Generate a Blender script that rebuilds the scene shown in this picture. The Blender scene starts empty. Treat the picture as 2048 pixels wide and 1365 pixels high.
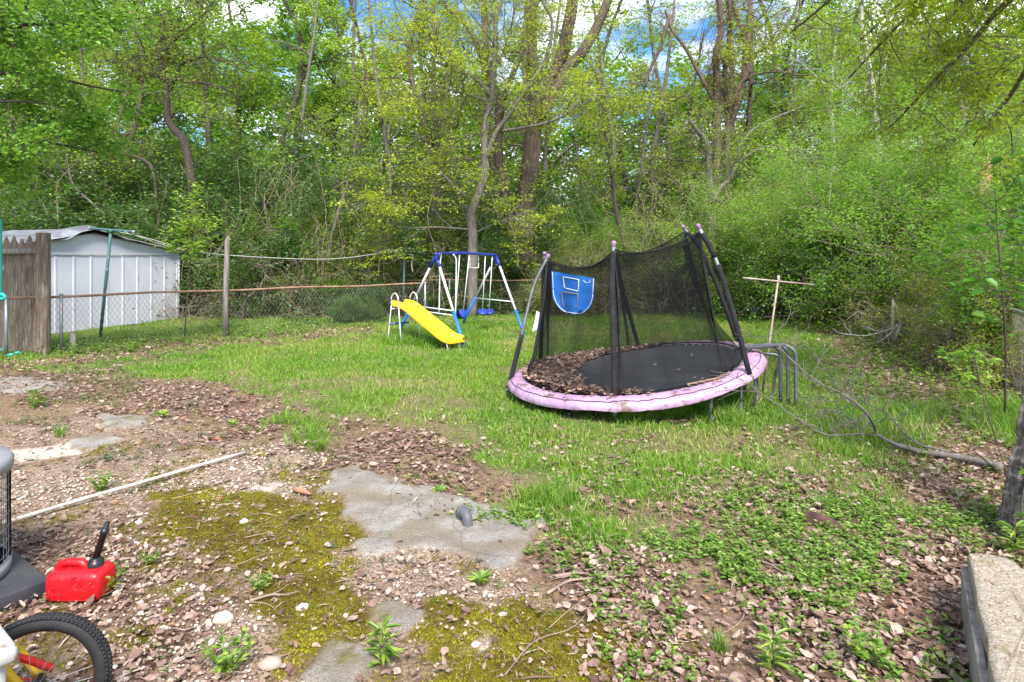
import bpy, math, numpy as np
from mathutils import Vector, Matrix, Euler
R = math.radians
sc = bpy.context.scene
COL = sc.collection
# ------------------------------------------------------------------ camera
H = 1.75; F = 1200.0; HY = 515.0          # eye height; focal length and horizon line for a 2048 px wide frame
cd = bpy.data.cameras.new("camera"); cam = bpy.data.objects.new("camera", cd); COL.objects.link(cam)
cam.location = (0, 0, H); cam.rotation_euler = (R(90), 0, 0)
cd.sensor_width = 36; cd.lens = 36 * F / 2048; cd.shift_y = -(682.5 - HY) / 2048
cd.clip_start = 0.05; cd.clip_end = 2000
sc.camera = cam
# ------------------------------------------------------------------ light
SUN_EL, SUN_AZ = R(50), R(168)            # azimuth clockwise from +Y: behind the camera, to the right
sun = bpy.data.lights.new("sun", 'SUN'); so = bpy.data.objects.new("sun", sun); COL.objects.link(so)
sun.energy = 2.7; sun.angle = R(20); sun.color = (1, .955, .89)
sd = Vector((math.sin(SUN_AZ) * math.cos(SUN_EL), math.cos(SUN_AZ) * math.cos(SUN_EL), math.sin(SUN_EL)))
so.rotation_euler = sd.to_track_quat('Z', 'Y').to_euler()
w = bpy.data.worlds.new("World"); sc.world = w; w.use_nodes = True
nt = w.node_tree; nt.nodes.clear()
def wn(t, **k):
    n = nt.nodes.new(t)
    for a, b in k.items(): setattr(n, a, b)
    return n
out = wn('ShaderNodeOutputWorld'); bg = wn('ShaderNodeBackground'); bg.inputs[1].default_value = 0.15
sky = wn('ShaderNodeTexSky', sky_type='NISHITA', sun_disc=False, sun_elevation=SUN_EL, sun_rotation=SUN_AZ, air_density=1.0, dust_density=.6, ozone_density=2.5)
tc = wn('ShaderNodeTexCoord'); mp = wn('ShaderNodeMapping'); mp.inputs['Scale'].default_value = (1, 1, 3.2)
nz = wn('ShaderNodeTexNoise'); nz.inputs['Scale'].default_value = 3.4; nz.inputs['Detail'].default_value = 7; nz.inputs['Roughness'].default_value = .58
cr = wn('ShaderNodeValToRGB'); cr.color_ramp.elements[0].position = .44; cr.color_ramp.elements[1].position = .70
mx = wn('ShaderNodeMix', data_type='RGBA'); mx.inputs['B'].default_value = (6.6, 6.5, 6.4, 1)
nt.links.new(tc.outputs['Generated'], mp.inputs[0]); nt.links.new(mp.outputs[0], nz.inputs[0]); nt.links.new(nz.outputs[0], cr.inputs[0])
nt.links.new(cr.outputs[0], mx.inputs['Factor']); hs = wn('ShaderNodeHueSaturation'); hs.inputs['Saturation'].default_value = 1.3; hs.inputs['Value'].default_value = .62; nt.links.new(sky.outputs[0], hs.inputs['Color']); nt.links.new(hs.outputs[0], mx.inputs['A'])
nt.links.new(mx.outputs['Result'], bg.inputs[0]); nt.links.new(bg.outputs[0], out.inputs[0])
sc.view_settings.view_transform = 'Standard'; sc.view_settings.look = 'None'; sc.view_settings.gamma = 1
sc.view_settings.exposure = 1.56
sc.cycles.max_bounces = 8; sc.cycles.diffuse_bounces = 4; sc.cycles.transmission_bounces = 4; sc.cycles.transparent_max_bounces = 24
sc.cycles.use_denoising = True; sc.cycles.use_adaptive_sampling = True; sc.cycles.adaptive_threshold = .02
sc.cycles.caustics_reflective = False; sc.cycles.caustics_refractive = False
# ------------------------------------------------------------------ numpy helpers
def vnoise(x, y, s=1.0, seed=0):
    x = np.asarray(x, float) * s; y = np.asarray(y, float) * s
    xi = np.floor(x).astype(np.int64); yi = np.floor(y).astype(np.int64); fx = x - xi; fy = y - yi
    fx = fx * fx * (3 - 2 * fx); fy = fy * fy * (3 - 2 * fy)
    def h(a, b):
        n = (a * 374761393 + b * 668265263 + seed * 144665) & 0x7fffffff
        n = ((n ^ (n >> 13)) * 1274126177) & 0x7fffffff
        return ((n ^ (n >> 16)) & 0xffff) / 65535.0
    return (h(xi, yi) * (1 - fx) + h(xi + 1, yi) * fx) * (1 - fy) + (h(xi, yi + 1) * (1 - fx) + h(xi + 1, yi + 1) * fx) * fy
def fbm(x, y, s=1.0, seed=0, o=4):
    t = 0; a = .5; n = 0
    for i in range(o):
        t = t + a * vnoise(x, y, s * 2 ** i, seed + 7 * i); n += a; a *= .5
    return t / n
def sm(x, a, b):
    t = np.clip((x - a) / (b - a), 0, 1); return t * t * (3 - 2 * t)
def G2(px, py, z=0.0):                   # a point of the ground seen at px, py of the photograph
    Y = F * (H - z) / (py - HY); return ((px - 1024) * Y / F, Y)
def P3(px, py, Y):
    return np.array([(px - 1024) * Y / F, Y, H - (py - HY) * Y / F])
def sdist(x, y, poly):                   # signed distance (+ inside) to a polygon on the ground
    P = np.array(poly, float); Q = np.roll(P, -1, 0)
    d = np.full(x.shape, 1e9); ins = np.zeros(x.shape, bool)
    for (ax, ay), (bx, by) in zip(P, Q):
        ex, ey = bx - ax, by - ay; L = ex * ex + ey * ey + 1e-12
        t = np.clip(((x - ax) * ex + (y - ay) * ey) / L, 0, 1)
        d = np.minimum(d, (x - ax - t * ex) ** 2 + (y - ay - t * ey) ** 2)
        c = (ay > y) != (by > y)
        ins ^= c & (x < (bx - ax) * (y - ay) / ((by - ay) if abs(by - ay) > 1e-9 else 1e-9) + ax)
    d = np.sqrt(d); return np.where(ins, d, -d)
def zone(x, y, polys, edge=.12, nz=.25, seed=1, ns=3.0):
    m = np.zeros(np.shape(x)); n = (fbm(x, y, ns, seed) - .5) * 2 * nz
    for p in polys:
        m = np.maximum(m, sm(sdist(x, y, [G2(a, b) for a, b in p]) + n, -edge, edge))
    return m
def gh(x, y):                            # height of the terrain
    x = np.asarray(x, float); y = np.asarray(y, float)
    far = sm(y, 19, 45) * 1.2 * (.5 + fbm(x, y, .05, 3))
    near = (fbm(x, y, 1.3, 5) - .5) * .07 * sm(y, 2, 6) + (fbm(x, y, 6, 8) - .5) * .018
    return far + near
def nrm(v): return v / (np.linalg.norm(v, axis=-1, keepdims=True) + 1e-9)
# ------------------------------------------------------------------ mesh building
class MB:
    def __init__(s): s.v = []; s.f4 = []; s.f3 = []; s.a = []; s.n = 0; s.m4 = []; s.m3 = []
    def add(s, v, f, var=.5, mat=0):
        v = np.asarray(v, float).reshape(-1, 3); f = np.asarray(f, np.int64)
        if len(f) == 0: return s
        (s.f4 if f.shape[1] == 4 else s.f3).append(f + s.n); (s.m4 if f.shape[1] == 4 else s.m3).append(np.full(len(f), mat))
        s.v.append(v); s.a.append(np.broadcast_to(np.asarray(var, float), (len(v),)) if np.ndim(var) == 0 else np.asarray(var, float)); s.n += len(v)
        return s
    def add2(s, v, f4, f3, var=.5, mat=0):
        s.add(v, f4, var, mat)
        if len(f3): s.f3.append(np.asarray(f3) + s.n - len(v)); s.m3.append(np.full(len(f3), mat))
        return s
    def tube(s, pts, rad, sides=6, cap=True, var=.5, mat=0, closed=False):
        p = np.asarray(pts, float); n = len(p); r = np.broadcast_to(np.asarray(rad, float), (n,))
        if closed: t = np.roll(p, -1, 0) - np.roll(p, 1, 0)
        else: t = np.gradient(p, axis=0)
        t = nrm(t); m = t.mean(0) if not closed else np.cross(p[0] - p.mean(0), p[n // 4] - p.mean(0))
        ax = np.eye(3)[np.argmin(np.abs(m))] if not closed else nrm(m)
        u = nrm(np.cross(t, ax)); b = np.cross(t, u)
        th = np.arange(sides) * 2 * math.pi / sides
        V = p[:, None] + r[:, None, None] * (np.cos(th)[None, :, None] * u[:, None] + np.sin(th)[None, :, None] * b[:, None])
        k = np.arange(sides); k2 = (k + 1) % sides
        i = np.arange(n if closed else n - 1)[:, None]; j = (i + 1) % n
        f = np.stack([i * sides + k, i * sides + k2, j * sides + k2, j * sides + k], -1).reshape(-1, 4)
        V = V.reshape(-1, 3)
        if cap and not closed:
            f3 = [(0 + n * sides, (q + 1) % sides, q) for q in range(sides)] + [(n * sides + 1, (n - 1) * sides + q, (n - 1) * sides + (q + 1) % sides) for q in range(sides)]
            return s.add2(np.vstack([V, p[:1], p[-1:]]), f, f3, var, mat)
        return s.add(V, f, var, mat)
    def box(s, c, size, rot=0.0, M=None, var=.5, mat=0):
        x = np.array([[i, j, k] for k in (-.5, .5) for j in (-.5, .5) for i in (-.5, .5)]) * np.array(size)
        if M is not None: x = x @ np.array(M).T
        elif rot: cs, sn = math.cos(rot), math.sin(rot); x = x @ np.array([[cs, -sn, 0], [sn, cs, 0], [0, 0, 1]]).T
        return s.add(x + np.array(c), [(0, 2, 3, 1), (4, 5, 7, 6), (0, 1, 5, 4), (2, 6, 7, 3), (0, 4, 6, 2), (1, 3, 7, 5)], var, mat)
    def lathe(s, prof, c=(0, 0, 0), n=24, axis=(0, 0, 1), var=.5, mat=0):
        th = np.arange(n) * 2 * math.pi / n; pr = np.array(prof, float)
        V = np.stack([pr[:, 0:1] * np.cos(th), pr[:, 0:1] * np.sin(th), np.repeat(pr[:, 1:2], n, 1)], -1).reshape(-1, 3)
        q = np.array(Vector((0, 0, 1)).rotation_difference(Vector(axis)).to_matrix()); V = V @ q.T + np.array(c)
        i = np.arange(len(pr) - 1)[:, None]; k = np.arange(n); k2 = (k + 1) % n
        return s.add(V, np.stack([i * n + k, i * n + k2, (i + 1) * n + k2, (i + 1) * n + k], -1).reshape(-1, 4), var, mat)
    def grid(s, V, var=.5, mat=0, cu=False):          # V: (a, b, 3)
        a, b = V.shape[:2]; i = np.arange(a - 1)[:, None]; k = np.arange(b if cu else b - 1)[None]; k2 = (k + 1) % b
        f = np.stack([i * b + k, i * b + k2, (i + 1) * b + k2, (i + 1) * b + k], -1).reshape(-1, 4)
        return s.add(V.reshape(-1, 3), f, var.reshape(-1) if isinstance(var, np.ndarray) else var, mat)
    def leaves(s, P, D, N, L, W, fold=.25, droop=.1, kind='quad', var=None, mat=0, rng=None):
        n = len(P)
        if n == 0: return s
        D = nrm(D); S = nrm(np.cross(N, D)); N = np.cross(D, S); L = np.broadcast_to(L, (n,))[:, None]; W = np.broadcast_to(W, (n,))[:, None]
        fold = np.broadcast_to(fold, (n,))[:, None]; droop = np.broadcast_to(droop, (n,))[:, None]
        if var is None: var = rng.random(n)
        if kind == 'quad':
            V = np.stack([P, P + D * L * .45 + S * W * .5 + N * fold * W, P + D * L - N * droop * L, P + D * L * .45 - S * W * .5 + N * fold * W], 1)
            f = np.arange(n)[:, None] * 4 + np.array([0, 3, 2, 1])
            return s.add(V.reshape(-1, 3), f, np.repeat(var, 4), mat)
        if kind == 'oval':
            V = np.stack([P, P + D * L * .3 + S * W * .45 + N * fold * W, P + D * L * .7 + S * W * .4 + N * (fold * W - droop * L * .4), P + D * L - N * droop * L,
                          P + D * L * .7 - S * W * .4 + N * (fold * W - droop * L * .4), P + D * L * .3 - S * W * .45 + N * fold * W], 1)
            b = np.arange(n)[:, None] * 6
            return s.add(V.reshape(-1, 3), np.vstack([b + np.array([0, 3, 2, 1]), b + np.array([0, 5, 4, 3])]), np.repeat(var, 6), mat)
        if kind == 'dead':                           # curled dry leaf, irregular outline
            r = rng.uniform(.75, 1.18, (n, 10, 1)); c = rng.uniform(-.07, .1, (n, 10, 1)); cu = rng.random((n, 1)) ** 2 * .8 - .08
            pr = [(0, 0), (.18, .34), (.42, .52), (.62, .34), (.84, .26), (1, 0), (.84, -.26), (.62, -.34), (.42, -.52), (.18, -.34)]
            V = np.stack([P + D * L * (a * (r[:, i] if i == 5 else 1) * .95) + S * W * b_ * r[:, i] + N * (c[:, i] * W + cu * W * abs(b_) * 1.5 + cu * L * .35 * a * a) for i, (a, b_) in enumerate(pr)], 1)
            b = np.arange(n)[:, None] * 10
            return s.add(V.reshape(-1, 3), np.vstack([b + np.array(q) for q in ([0, 3, 2, 1], [0, 5, 4, 3], [0, 7, 6, 5], [0, 9, 8, 7])]), np.repeat(var, 10), mat)
        if kind == 'blade':                          # grass blade, bends over
            V = np.stack([P - S * W * .5, P + S * W * .5, P + D * L * .55 + S * W * .38, P + D * L * .55 - S * W * .38, P + D * L * .92 - N * droop * L * 1.0], 1)
            b = np.arange(n)[:, None] * 5
            return s.add2(V.reshape(-1, 3), b + np.array([0, 1, 2, 3]), b + np.array([3, 2, 4]), np.repeat(var, 5), mat)
    def build(s, name, mats, parent=None, smooth=True, bevel=0, loc=None):
        me = bpy.data.meshes.new(name)
        V = np.vstack(s.v); f4 = np.vstack(s.f4) if s.f4 else np.zeros((0, 4), int); f3 = np.vstack(s.f3) if s.f3 else np.zeros((0, 3), int)
        if loc is not None: V = V - np.array(loc)
        me.vertices.add(len(V)); me.vertices.foreach_set('co', V.astype(np.float32).ravel())
        me.loops.add(f4.size + f3.size); me.loops.foreach_set('vertex_index', np.concatenate([f4.ravel(), f3.ravel()]).astype(np.int32))
        me.polygons.add(len(f4) + len(f3))
        me.polygons.foreach_set('loop_start', np.concatenate([np.arange(len(f4)) * 4, f4.size + np.arange(len(f3)) * 3]).astype(np.int32))
        me.polygons.foreach_set('loop_total', np.concatenate([np.full(len(f4), 4), np.full(len(f3), 3)]).astype(np.int32))
        mats = mats if isinstance(mats, (list, tuple)) else [mats]
        for m in mats: me.materials.append(m)
        if len(mats) > 1: me.polygons.foreach_set('material_index', np.concatenate([x for x in s.m4 + s.m3]).astype(np.int32))
        me.polygons.foreach_set('use_smooth', np.full(len(f4) + len(f3), smooth, bool))
        at = me.attributes.new('var', 'FLOAT', 'POINT'); at.data.foreach_set('value', np.concatenate(s.a).astype(np.float32))
        me.update(calc_edges=True); me.validate(verbose=False)
        o = bpy.data.objects.new(name, me); COL.objects.link(o)
        if loc is not None: o.location = loc
        if parent is not None: o.parent = parent
        if bevel:
            b = o.modifiers.new('bevel', 'BEVEL'); b.width = bevel; b.segments = 2; b.limit_method = 'ANGLE'; b.harden_normals = False
        return o
def tag(o, label=None, cat=None, group=None, kind=None):
    if label: o['label'] = label
    if cat: o['category'] = cat
    if group: o['group'] = group
    if kind: o['kind'] = kind
    return o
def thing(name, label, cat, loc=(0, 0, 0), group=None, rz=0):
    o = bpy.data.objects.new(name, None); COL.objects.link(o); o.location = loc; o.rotation_euler = (0, 0, rz); o.empty_display_size = .1
    return tag(o, label, cat, group)
def copy_tree(o, parent=None):
    c = o.copy(); COL.objects.link(c)
    if parent is not None: c.parent = parent
    for ch in list(o.children): copy_tree(ch, c)
    return c
def part(mb, name, mats, root, **k):          # a part built in world coordinates goes under its thing's Empty (unrotated)
    off = np.array(root.location); mb.v = [v - off for v in mb.v]
    return mb.build(name, mats, root, **k)
def sub(mb, name, mats, par, off, **k):      # a sub-part: the parent part sits at its thing's origin
    mb.v = [v - np.array(off) for v in mb.v]
    return mb.build(name, mats, par, **k)
# ------------------------------------------------------------------ materials
def newmat(name):
    m = bpy.data.materials.new(name); m.use_nodes = True; t = m.node_tree
    for n in list(t.nodes):
        if n.type != 'OUTPUT_MATERIAL': t.nodes.remove(n)
    return m, t, [n for n in t.nodes][0]
def nd(t, ty, ins=None, **k):
    n = t.nodes.new(ty)
    for a, b in k.items(): setattr(n, a, b)
    for a, b in (ins or {}).items():
        if isinstance(b, bpy.types.NodeSocket): t.links.new(b, n.inputs[a])
        else: n.inputs[a].default_value = b
    return n
def c4(c): return (c[0], c[1], c[2], 1)
def mixc(t, f, a, b, mode='MIX'):
    n = nd(t, 'ShaderNodeMix', data_type='RGBA', blend_type=mode)
    for k, v in (('Factor', f), ('A', a), ('B', b)):
        if isinstance(v, bpy.types.NodeSocket): t.links.new(v, n.inputs[k])
        else: n.inputs[k].default_value = c4(v) if k != 'Factor' else v
    return n.outputs['Result']
def ramp(t, f, stops):
    n = nd(t, 'ShaderNodeValToRGB', {0: f}); e = n.color_ramp.elements
    while len(e) < len(stops): e.new(.5)
    for q, (p, c) in zip(e, stops): q.position = p; q.color = c4(c) if not np.isscalar(c) else (c, c, c, 1)
    return n.outputs[0]
def noise(t, scale, detail=4, rough=.55, vec=None, dist=0):
    if vec is None: vec = nd(t, 'ShaderNodeTexCoord').outputs['Object']
    return nd(t, 'ShaderNodeTexNoise', {'Vector': vec, 'Scale': scale, 'Detail': detail, 'Roughness': rough, 'Distortion': dist}).outputs[0]
def pm(name, c1, c2=None, scale=8, rough=.6, bump=.0, bscale=None, metal=0, lo=.35, hi=.65, spots=None, spec=.4, stretch=None):
    m, t, o = newmat(name); c2 = c2 or tuple(x * .8 for x in c1)
    vec = nd(t, 'ShaderNodeTexCoord').outputs['Object']
    if stretch: vec = nd(t, 'ShaderNodeMapping', {0: vec, 'Scale': stretch}).outputs[0]
    col = ramp(t, noise(t, scale, 6, .6, vec), [(lo, c1), (hi, c2)])
    if spots:                                # (colour, scale, threshold)
        col = mixc(t, ramp(t, noise(t, spots[1], 5, .65, vec), [(spots[2], 0), (spots[2] + .06, 1)]), col, spots[0])
    b = nd(t, 'ShaderNodeBsdfPrincipled', {'Base Color': col, 'Roughness': rough, 'Metallic': metal, 'Specular IOR Level': spec})
    if bump: t.links.new(nd(t, 'ShaderNodeBump', {'Strength': bump, 'Distance': .02, 'Height': noise(t, bscale or scale * 3, 6, .65, vec)}).outputs[0], b.inputs['Normal'])
    t.links.new(b.outputs[0], o.inputs[0]); return m
def leafm(name, stops, tr=.45, gloss=.06, var=.25, grough=.45, blotch=None):
    m, t, o = newmat(name)
    a = nd(t, 'ShaderNodeAttribute', attribute_name='var').outputs['Fac']
    col = ramp(t, a, stops)
    if blotch: col = mixc(t, ramp(t, noise(t, blotch, 4, .65), [(.45, 0), (.62, .45)]), col, (.09, .045, .03))
    r = nd(t, 'ShaderNodeObjectInfo').outputs['Random']
    hs = nd(t, 'ShaderNodeHueSaturation', {'Color': col, 'Hue': nd(t, 'ShaderNodeMapRange', {0: r, 3: .5 - var * .07, 4: .5 + var * .07}).outputs[0],
                                           'Value': nd(t, 'ShaderNodeMapRange', {0: r, 3: 1 + var * .6, 4: 1 - var * .6}).outputs[0]}).outputs[0]
    d = nd(t, 'ShaderNodeBsdfDiffuse', {0: hs}); tl = nd(t, 'ShaderNodeBsdfTranslucent', {0: mixc(t, .3, hs, (.35, .5, .05))})
    s = nd(t, 'ShaderNodeMixShader', {0: tr, 1: d.outputs[0], 2: tl.outputs[0]})
    g = nd(t, 'ShaderNodeBsdfGlossy', {0: (.8, .85, .8, 1), 'Roughness': grough})
    s2 = nd(t, 'ShaderNodeMixShader', {0: gloss, 1: s.outputs[0], 2: g.outputs[0]})
    t.links.new(s2.outputs[0], o.inputs[0]); return m
# ================================================================== GROUND
CONC = [[(678, 944), (705, 934), (773, 961), (808, 965), (954, 1002), (1081, 1047), (1033, 1112), (992, 1146), (944, 1122), (910, 1105), (825, 1095), (732, 1112), (705, 1091), (753, 1071), (688, 1036), (681, 992), (637, 982)],
        [(790, 1197), (872, 1225), (818, 1272), (760, 1249), (735, 1215)], [(660, 1279), (736, 1310), (736, 1420), (637, 1420), (620, 1350)],
        [(0, 756), (60, 752), (144, 773), (100, 785), (0, 787)], [(190, 825), (300, 832), (280, 850), (205, 862)], [(137, 885), (188, 870), (253, 878), (219, 895), (145, 900)]]
SAND = [[(0, 905), (137, 882), (170, 900), (20, 925)], [(500, 970), (560, 965), (540, 985), (500, 985)], [(880, 1240), (925, 1250), (945, 1300), (900, 1290)]]
MOSS = [[(330, 1010), (500, 1000), (590, 1005), (664, 989), (691, 1016), (690, 1040), (753, 1064), (746, 1085), (705, 1091), (655, 1105), (701, 1119), (691, 1146), (643, 1173), (560, 1175), (480, 1150), (400, 1110), (320, 1090), (290, 1050)],
        [(480, 1180), (600, 1165), (740, 1180), (790, 1200), (785, 1240), (760, 1255), (720, 1275), (650, 1280), (590, 1330), (560, 1310), (600, 1250), (520, 1220)],
        [(850, 1190), (900, 1190), (960, 1230), (1060, 1195), (1180, 1215), (1250, 1240), (1350, 1260), (1360, 1300), (1300, 1365), (1280, 1520), (820, 1520), (870, 1330), (860, 1290), (820, 1272), (850, 1240)],
        [(680, 975), (745, 965), (740, 985), (690, 990)], [(300, 985), (420, 975), (600, 1000), (420, 1030)]]
PATIO = [[(-200, 940), (250, 905), (500, 885), (680, 930), (1090, 1050), (1000, 1150), (1060, 1180), (1250, 1205), (1400, 1290), (1380, 1600), (-900, 1600)], [(-100, 880), (150, 820), (320, 830), (560, 905), (200, 930)]]
GRAV = [[(310, 915), (500, 890), (620, 905), (690, 935), (640, 985), (560, 1000), (420, 990), (300, 985), (200, 1000)], [(825, 1095), (910, 1100), (1000, 1150), (970, 1200), (900, 1200), (790, 1195), (740, 1185), (690, 1160), (700, 1130), (740, 1115)],
        [(240, 1060), (330, 1090), (480, 1160), (560, 1200), (590, 1260), (560, 1330), (480, 1600), (230, 1600), (220, 1200)], [(870, 1230), (960, 1250), (930, 1310), (880, 1300)], [(990, 1300), (1030, 1310), (1030, 1365), (980, 1340)],
        [(1300, 1215), (1390, 1215), (1380, 1260), (1290, 1245)], [(20, 940), (200, 930), (260, 960), (100, 1010), (20, 1010)], [(60, 1060), (260, 1010), (300, 1060), (260, 1160), (120, 1090)]]
LITT = [[(-100, 725), (150, 728), (300, 770), (420, 785), (580, 810), (600, 850), (480, 870), (330, 850), (180, 800), (-100, 790)], [(1090, 1080), (1300, 1110), (1700, 1070), (2300, 1040), (2300, 1600), (1380, 1600), (1400, 1290), (1240, 1200), (1050, 1160)],
        [(600, 840), (880, 865), (900, 925), (1060, 960), (1200, 1020), (1090, 1050), (950, 1000), (700, 930), (600, 880)], [(1640, 690), (1850, 670), (2200, 645), (2200, 1050), (1750, 1000), (1700, 905), (1850, 850), (1700, 770)],
        [(80, 1150), (200, 1190), (260, 1260), (250, 1600), (-300, 1600), (-300, 1200)], [(60, 700), (450, 668), (780, 650), (780, 668), (450, 695), (110, 740)], [(1380, 1000), (1750, 930), (1760, 1010), (1420, 1050)], [(-100, 1090), (100, 1080), (240, 1100), (240, 1180), (-100, 1200)]]
LAWN = [[(-40, 750), (110, 725), (450, 688), (780, 658), (1000, 622), (1500, 622), (1650, 680), (1700, 760), (1690, 870), (1850, 930), (1700, 1000), (1300, 1010), (1130, 1010), (1060, 960), (900, 905), (880, 860), (620, 840), (560, 790), (400, 755), (250, 745)],
        [(-400, 720), (40, 680), (440, 625), (860, 612), (1010, 620), (840, 655), (440, 695), (-100, 740)], [(1060, 985), (1230, 1000), (1260, 1060), (1140, 1085), (1080, 1040)]]
COVER = [[(1523, 990), (1738, 1000), (2007, 1024), (2100, 1090), (1900, 1107), (1697, 1190), (1573, 1200), (1407, 1150), (1260, 1075), (1400, 1040)], [(820, 962), (900, 970), (1090, 1035), (1080, 1060), (950, 1010)], [(1080, 1080), (1240, 1080), (1210, 1120), (1030, 1150), (1030, 1110)]]
def masks(x, y):
    d = {}
    d['conc'] = zone(x, y, CONC, .02, .09, 11, 5); d['sand'] = zone(x, y, SAND, .06, .15, 12, 4)
    d['moss'] = zone(x, y, MOSS, .05, .16, 13, 5) * sm(fbm(x, y, 9, 14) + .25, .45, .6)
    d['patio'] = zone(x, y, PATIO, .15, .4, 15); d['moss'] = np.maximum(d['moss'], .8 * d['patio'] * sm(fbm(x, y, 2.2, 16), .52, .62) * sm(fbm(x, y, 14, 17), .4, .6))
    d['moss'] *= (1 - .93 * zone(x, y, CONC[:1], .02, .05, 11, 5))
    d['grav'] = zone(x, y, GRAV, .1, .25, 18); d['litt'] = zone(x, y, LITT, .4, 1.0, 19, 1.9)
    lawn = zone(x, y, LAWN, .3, .5, 20, 1.5)
    d['lawn'] = lawn * (.42 + .58 * sm(fbm(x, y, 1.2, 21) + .12 * sm(y, 6, 10), .40, .58)) * (1 - d['conc'])
    d['woods'] = sm(y + (fbm(x, y, .6, 22) - .5) * 2, 18.2, 20.0)
    return d
def axis(*seg):
    r = [np.arange(a, b, s) for a, b, s in seg]; return np.concatenate(r)
gx = np.concatenate([-np.geomspace(20, 420, 30)[::-1], axis((-19.8, -5, .16), (-5, 5, .026), (5, 20, .16)), np.geomspace(20.2, 420, 30)])
gy = np.concatenate([-np.geomspace(3, 120, 14)[::-1], axis((-2.6, 1.6, .4), (1.6, 7.2, .026), (7.2, 12, .06), (12, 24, .2)), np.geomspace(24.2, 600, 40)])
GX, GY = np.meshgrid(gx, gy, indexing='ij')
fx, fy = GX.ravel(), GY.ravel(); near = (fy > 1.2) & (fy < 26) & (np.abs(fx) < 26)
mk = {k: np.zeros(fx.shape) for k in ('conc', 'sand', 'moss', 'patio', 'grav', 'litt', 'lawn', 'woods')}
mm = masks(fx[near], fy[near])
for k in mk: mk[k][near] = mm[k]
mk['woods'][~near] = (fy[~near] > 18)
Z = gh(fx, fy); Z = Z + .026 * mk['conc'] - .01 + mk['moss'] * (.006 + .02 * (fbm(fx, fy, 22, 30, 3) - .35)) + (1 - mk['conc']) * mk['patio'] * .008 * (fbm(fx, fy, 30, 31, 2) - .5)
g = MB(); V = np.stack([fx, fy, Z], 1).reshape(len(gx), len(gy), 3); g.grid(V.transpose(1, 0, 2)); 
gm, t, o = newmat('ground_surface')
at = lambda n: nd(t, 'ShaderNodeAttribute', attribute_name=n).outputs['Fac']
vec = nd(t, 'ShaderNodeTexCoord').outputs['Object']
n1 = noise(t, 5, 8, .65, vec); n2 = noise(t, 45, 6, .7, vec); n3 = noise(t, 160, 3, .6, vec); n0 = noise(t, 1.1, 4, .5, vec)
soil = ramp(t, n2, [(.32, (.10, .06, .035)), (.5, (.22, .145, .095)), (.68, (.42, .31, .21))])
vo = nd(t, 'ShaderNodeTexVoronoi', {'Vector': vec, 'Scale': 75}); pebc = ramp(t, nd(t, 'ShaderNodeSeparateColor', {0: vo.outputs['Color']}).outputs[0], [(0, (.24, .17, .12)), (.35, (.46, .37, .28)), (.7, (.62, .53, .43)), (1, (.3, .20, .13))])
pebc = mixc(t, ramp(t, vo.outputs['Distance'], [(.32, 1), (.6, 0)]), soil, pebc)
patc = mixc(t, ramp(t, n1, [(.38, 0), (.58, 1)]), soil, pebc)
col = mixc(t, at('patio'), soil, patc)
col = mixc(t, at('grav'), col, pebc)
sandc = ramp(t, n2, [(.3, (.42, .34, .26)), (.6, (.66, .58, .48))])
col = mixc(t, at('sand'), col, sandc)
grs = ramp(t, n2, [(.3, (.05, .075, .015)), (.5, (.10, .17, .025)), (.72, (.22, .25, .07))])
col = mixc(t, nd(t, 'ShaderNodeMath', {0: at('lawn'), 1: ramp(t, n1, [(.3, .55), (.5, 1)])}, operation='MULTIPLY').outputs[0], col, grs)
lit = ramp(t, nd(t, 'ShaderNodeSeparateColor', {0: nd(t, 'ShaderNodeTexVoronoi', {'Vector': vec, 'Scale': 26}).outputs['Color']}).outputs[0], [(0, (.06, .035, .025)), (.5, (.17, .10, .07)), (1, (.33, .22, .16))])
col = mixc(t, at('litt'), col, lit)
col = mixc(t, at('woods'), col, mixc(t, ramp(t, n1, [(.4, 0), (.6, 1)]), lit, (.04, .07, .015)))
con = ramp(t, n1, [(.3, (.22, .195, .17)), (.5, (.33, .30, .265)), (.7, (.43, .40, .355))])
con = mixc(t, ramp(t, n3, [(.36, 1), (.46, 0)]), con, (.12, .10, .09)); con = mixc(t, ramp(t, n3, [(.6, 0), (.66, .7)]), con, (.6, .57, .53))
con = mixc(t, ramp(t, noise(t, 2.6, 5, .6, vec), [(.46, 0), (.62, .7)]), con, (.22, .17, .11)); cv = nd(t, 'ShaderNodeTexVoronoi', {'Vector': nd(t, 'ShaderNodeMapping', {0: mixc(t, .12, vec, nd(t, 'ShaderNodeTexNoise', {'Vector': vec, 'Scale': 3.0, 'Detail': 5}).outputs['Color']), 'Scale': (1.3, 1.3, 1.3)}).outputs[0], 'Scale': 1.0}, feature='DISTANCE_TO_EDGE').outputs['Distance']; con = mixc(t, ramp(t, cv, [(.001, .45), (.006, 0)]), con, (.12, .09, .07))
col = mixc(t, at('conc'), col, con)
ms = ramp(t, n2, [(.28, (.06, .055, .008)), (.5, (.16, .14, .012)), (.72, (.30, .26, .03))])
ms = mixc(t, ramp(t, noise(t, 6, 5, .6, vec), [(.45, 0), (.62, .85)]), ms, (.10, .065, .014))
col = mixc(t, nd(t, 'ShaderNodeMath', {0: at('moss'), 1: ramp(t, n3, [(.25, .6), (.45, 1)])}, operation='MULTIPLY').outputs[0], col, ms)
bs = nd(t, 'ShaderNodeBsdfPrincipled', {'Base Color': col, 'Roughness': .95, 'Specular IOR Level': .15})
hh = nd(t, 'ShaderNodeMath', {0: n2, 1: nd(t, 'ShaderNodeMath', {0: n3, 1: .5}, operation='MULTIPLY').outputs[0]}, operation='ADD').outputs[0]
t.links.new(nd(t, 'ShaderNodeBump', {'Strength': .9, 'Distance': .02, 'Height': hh}).outputs[0], bs.inputs['Normal'])
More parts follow.
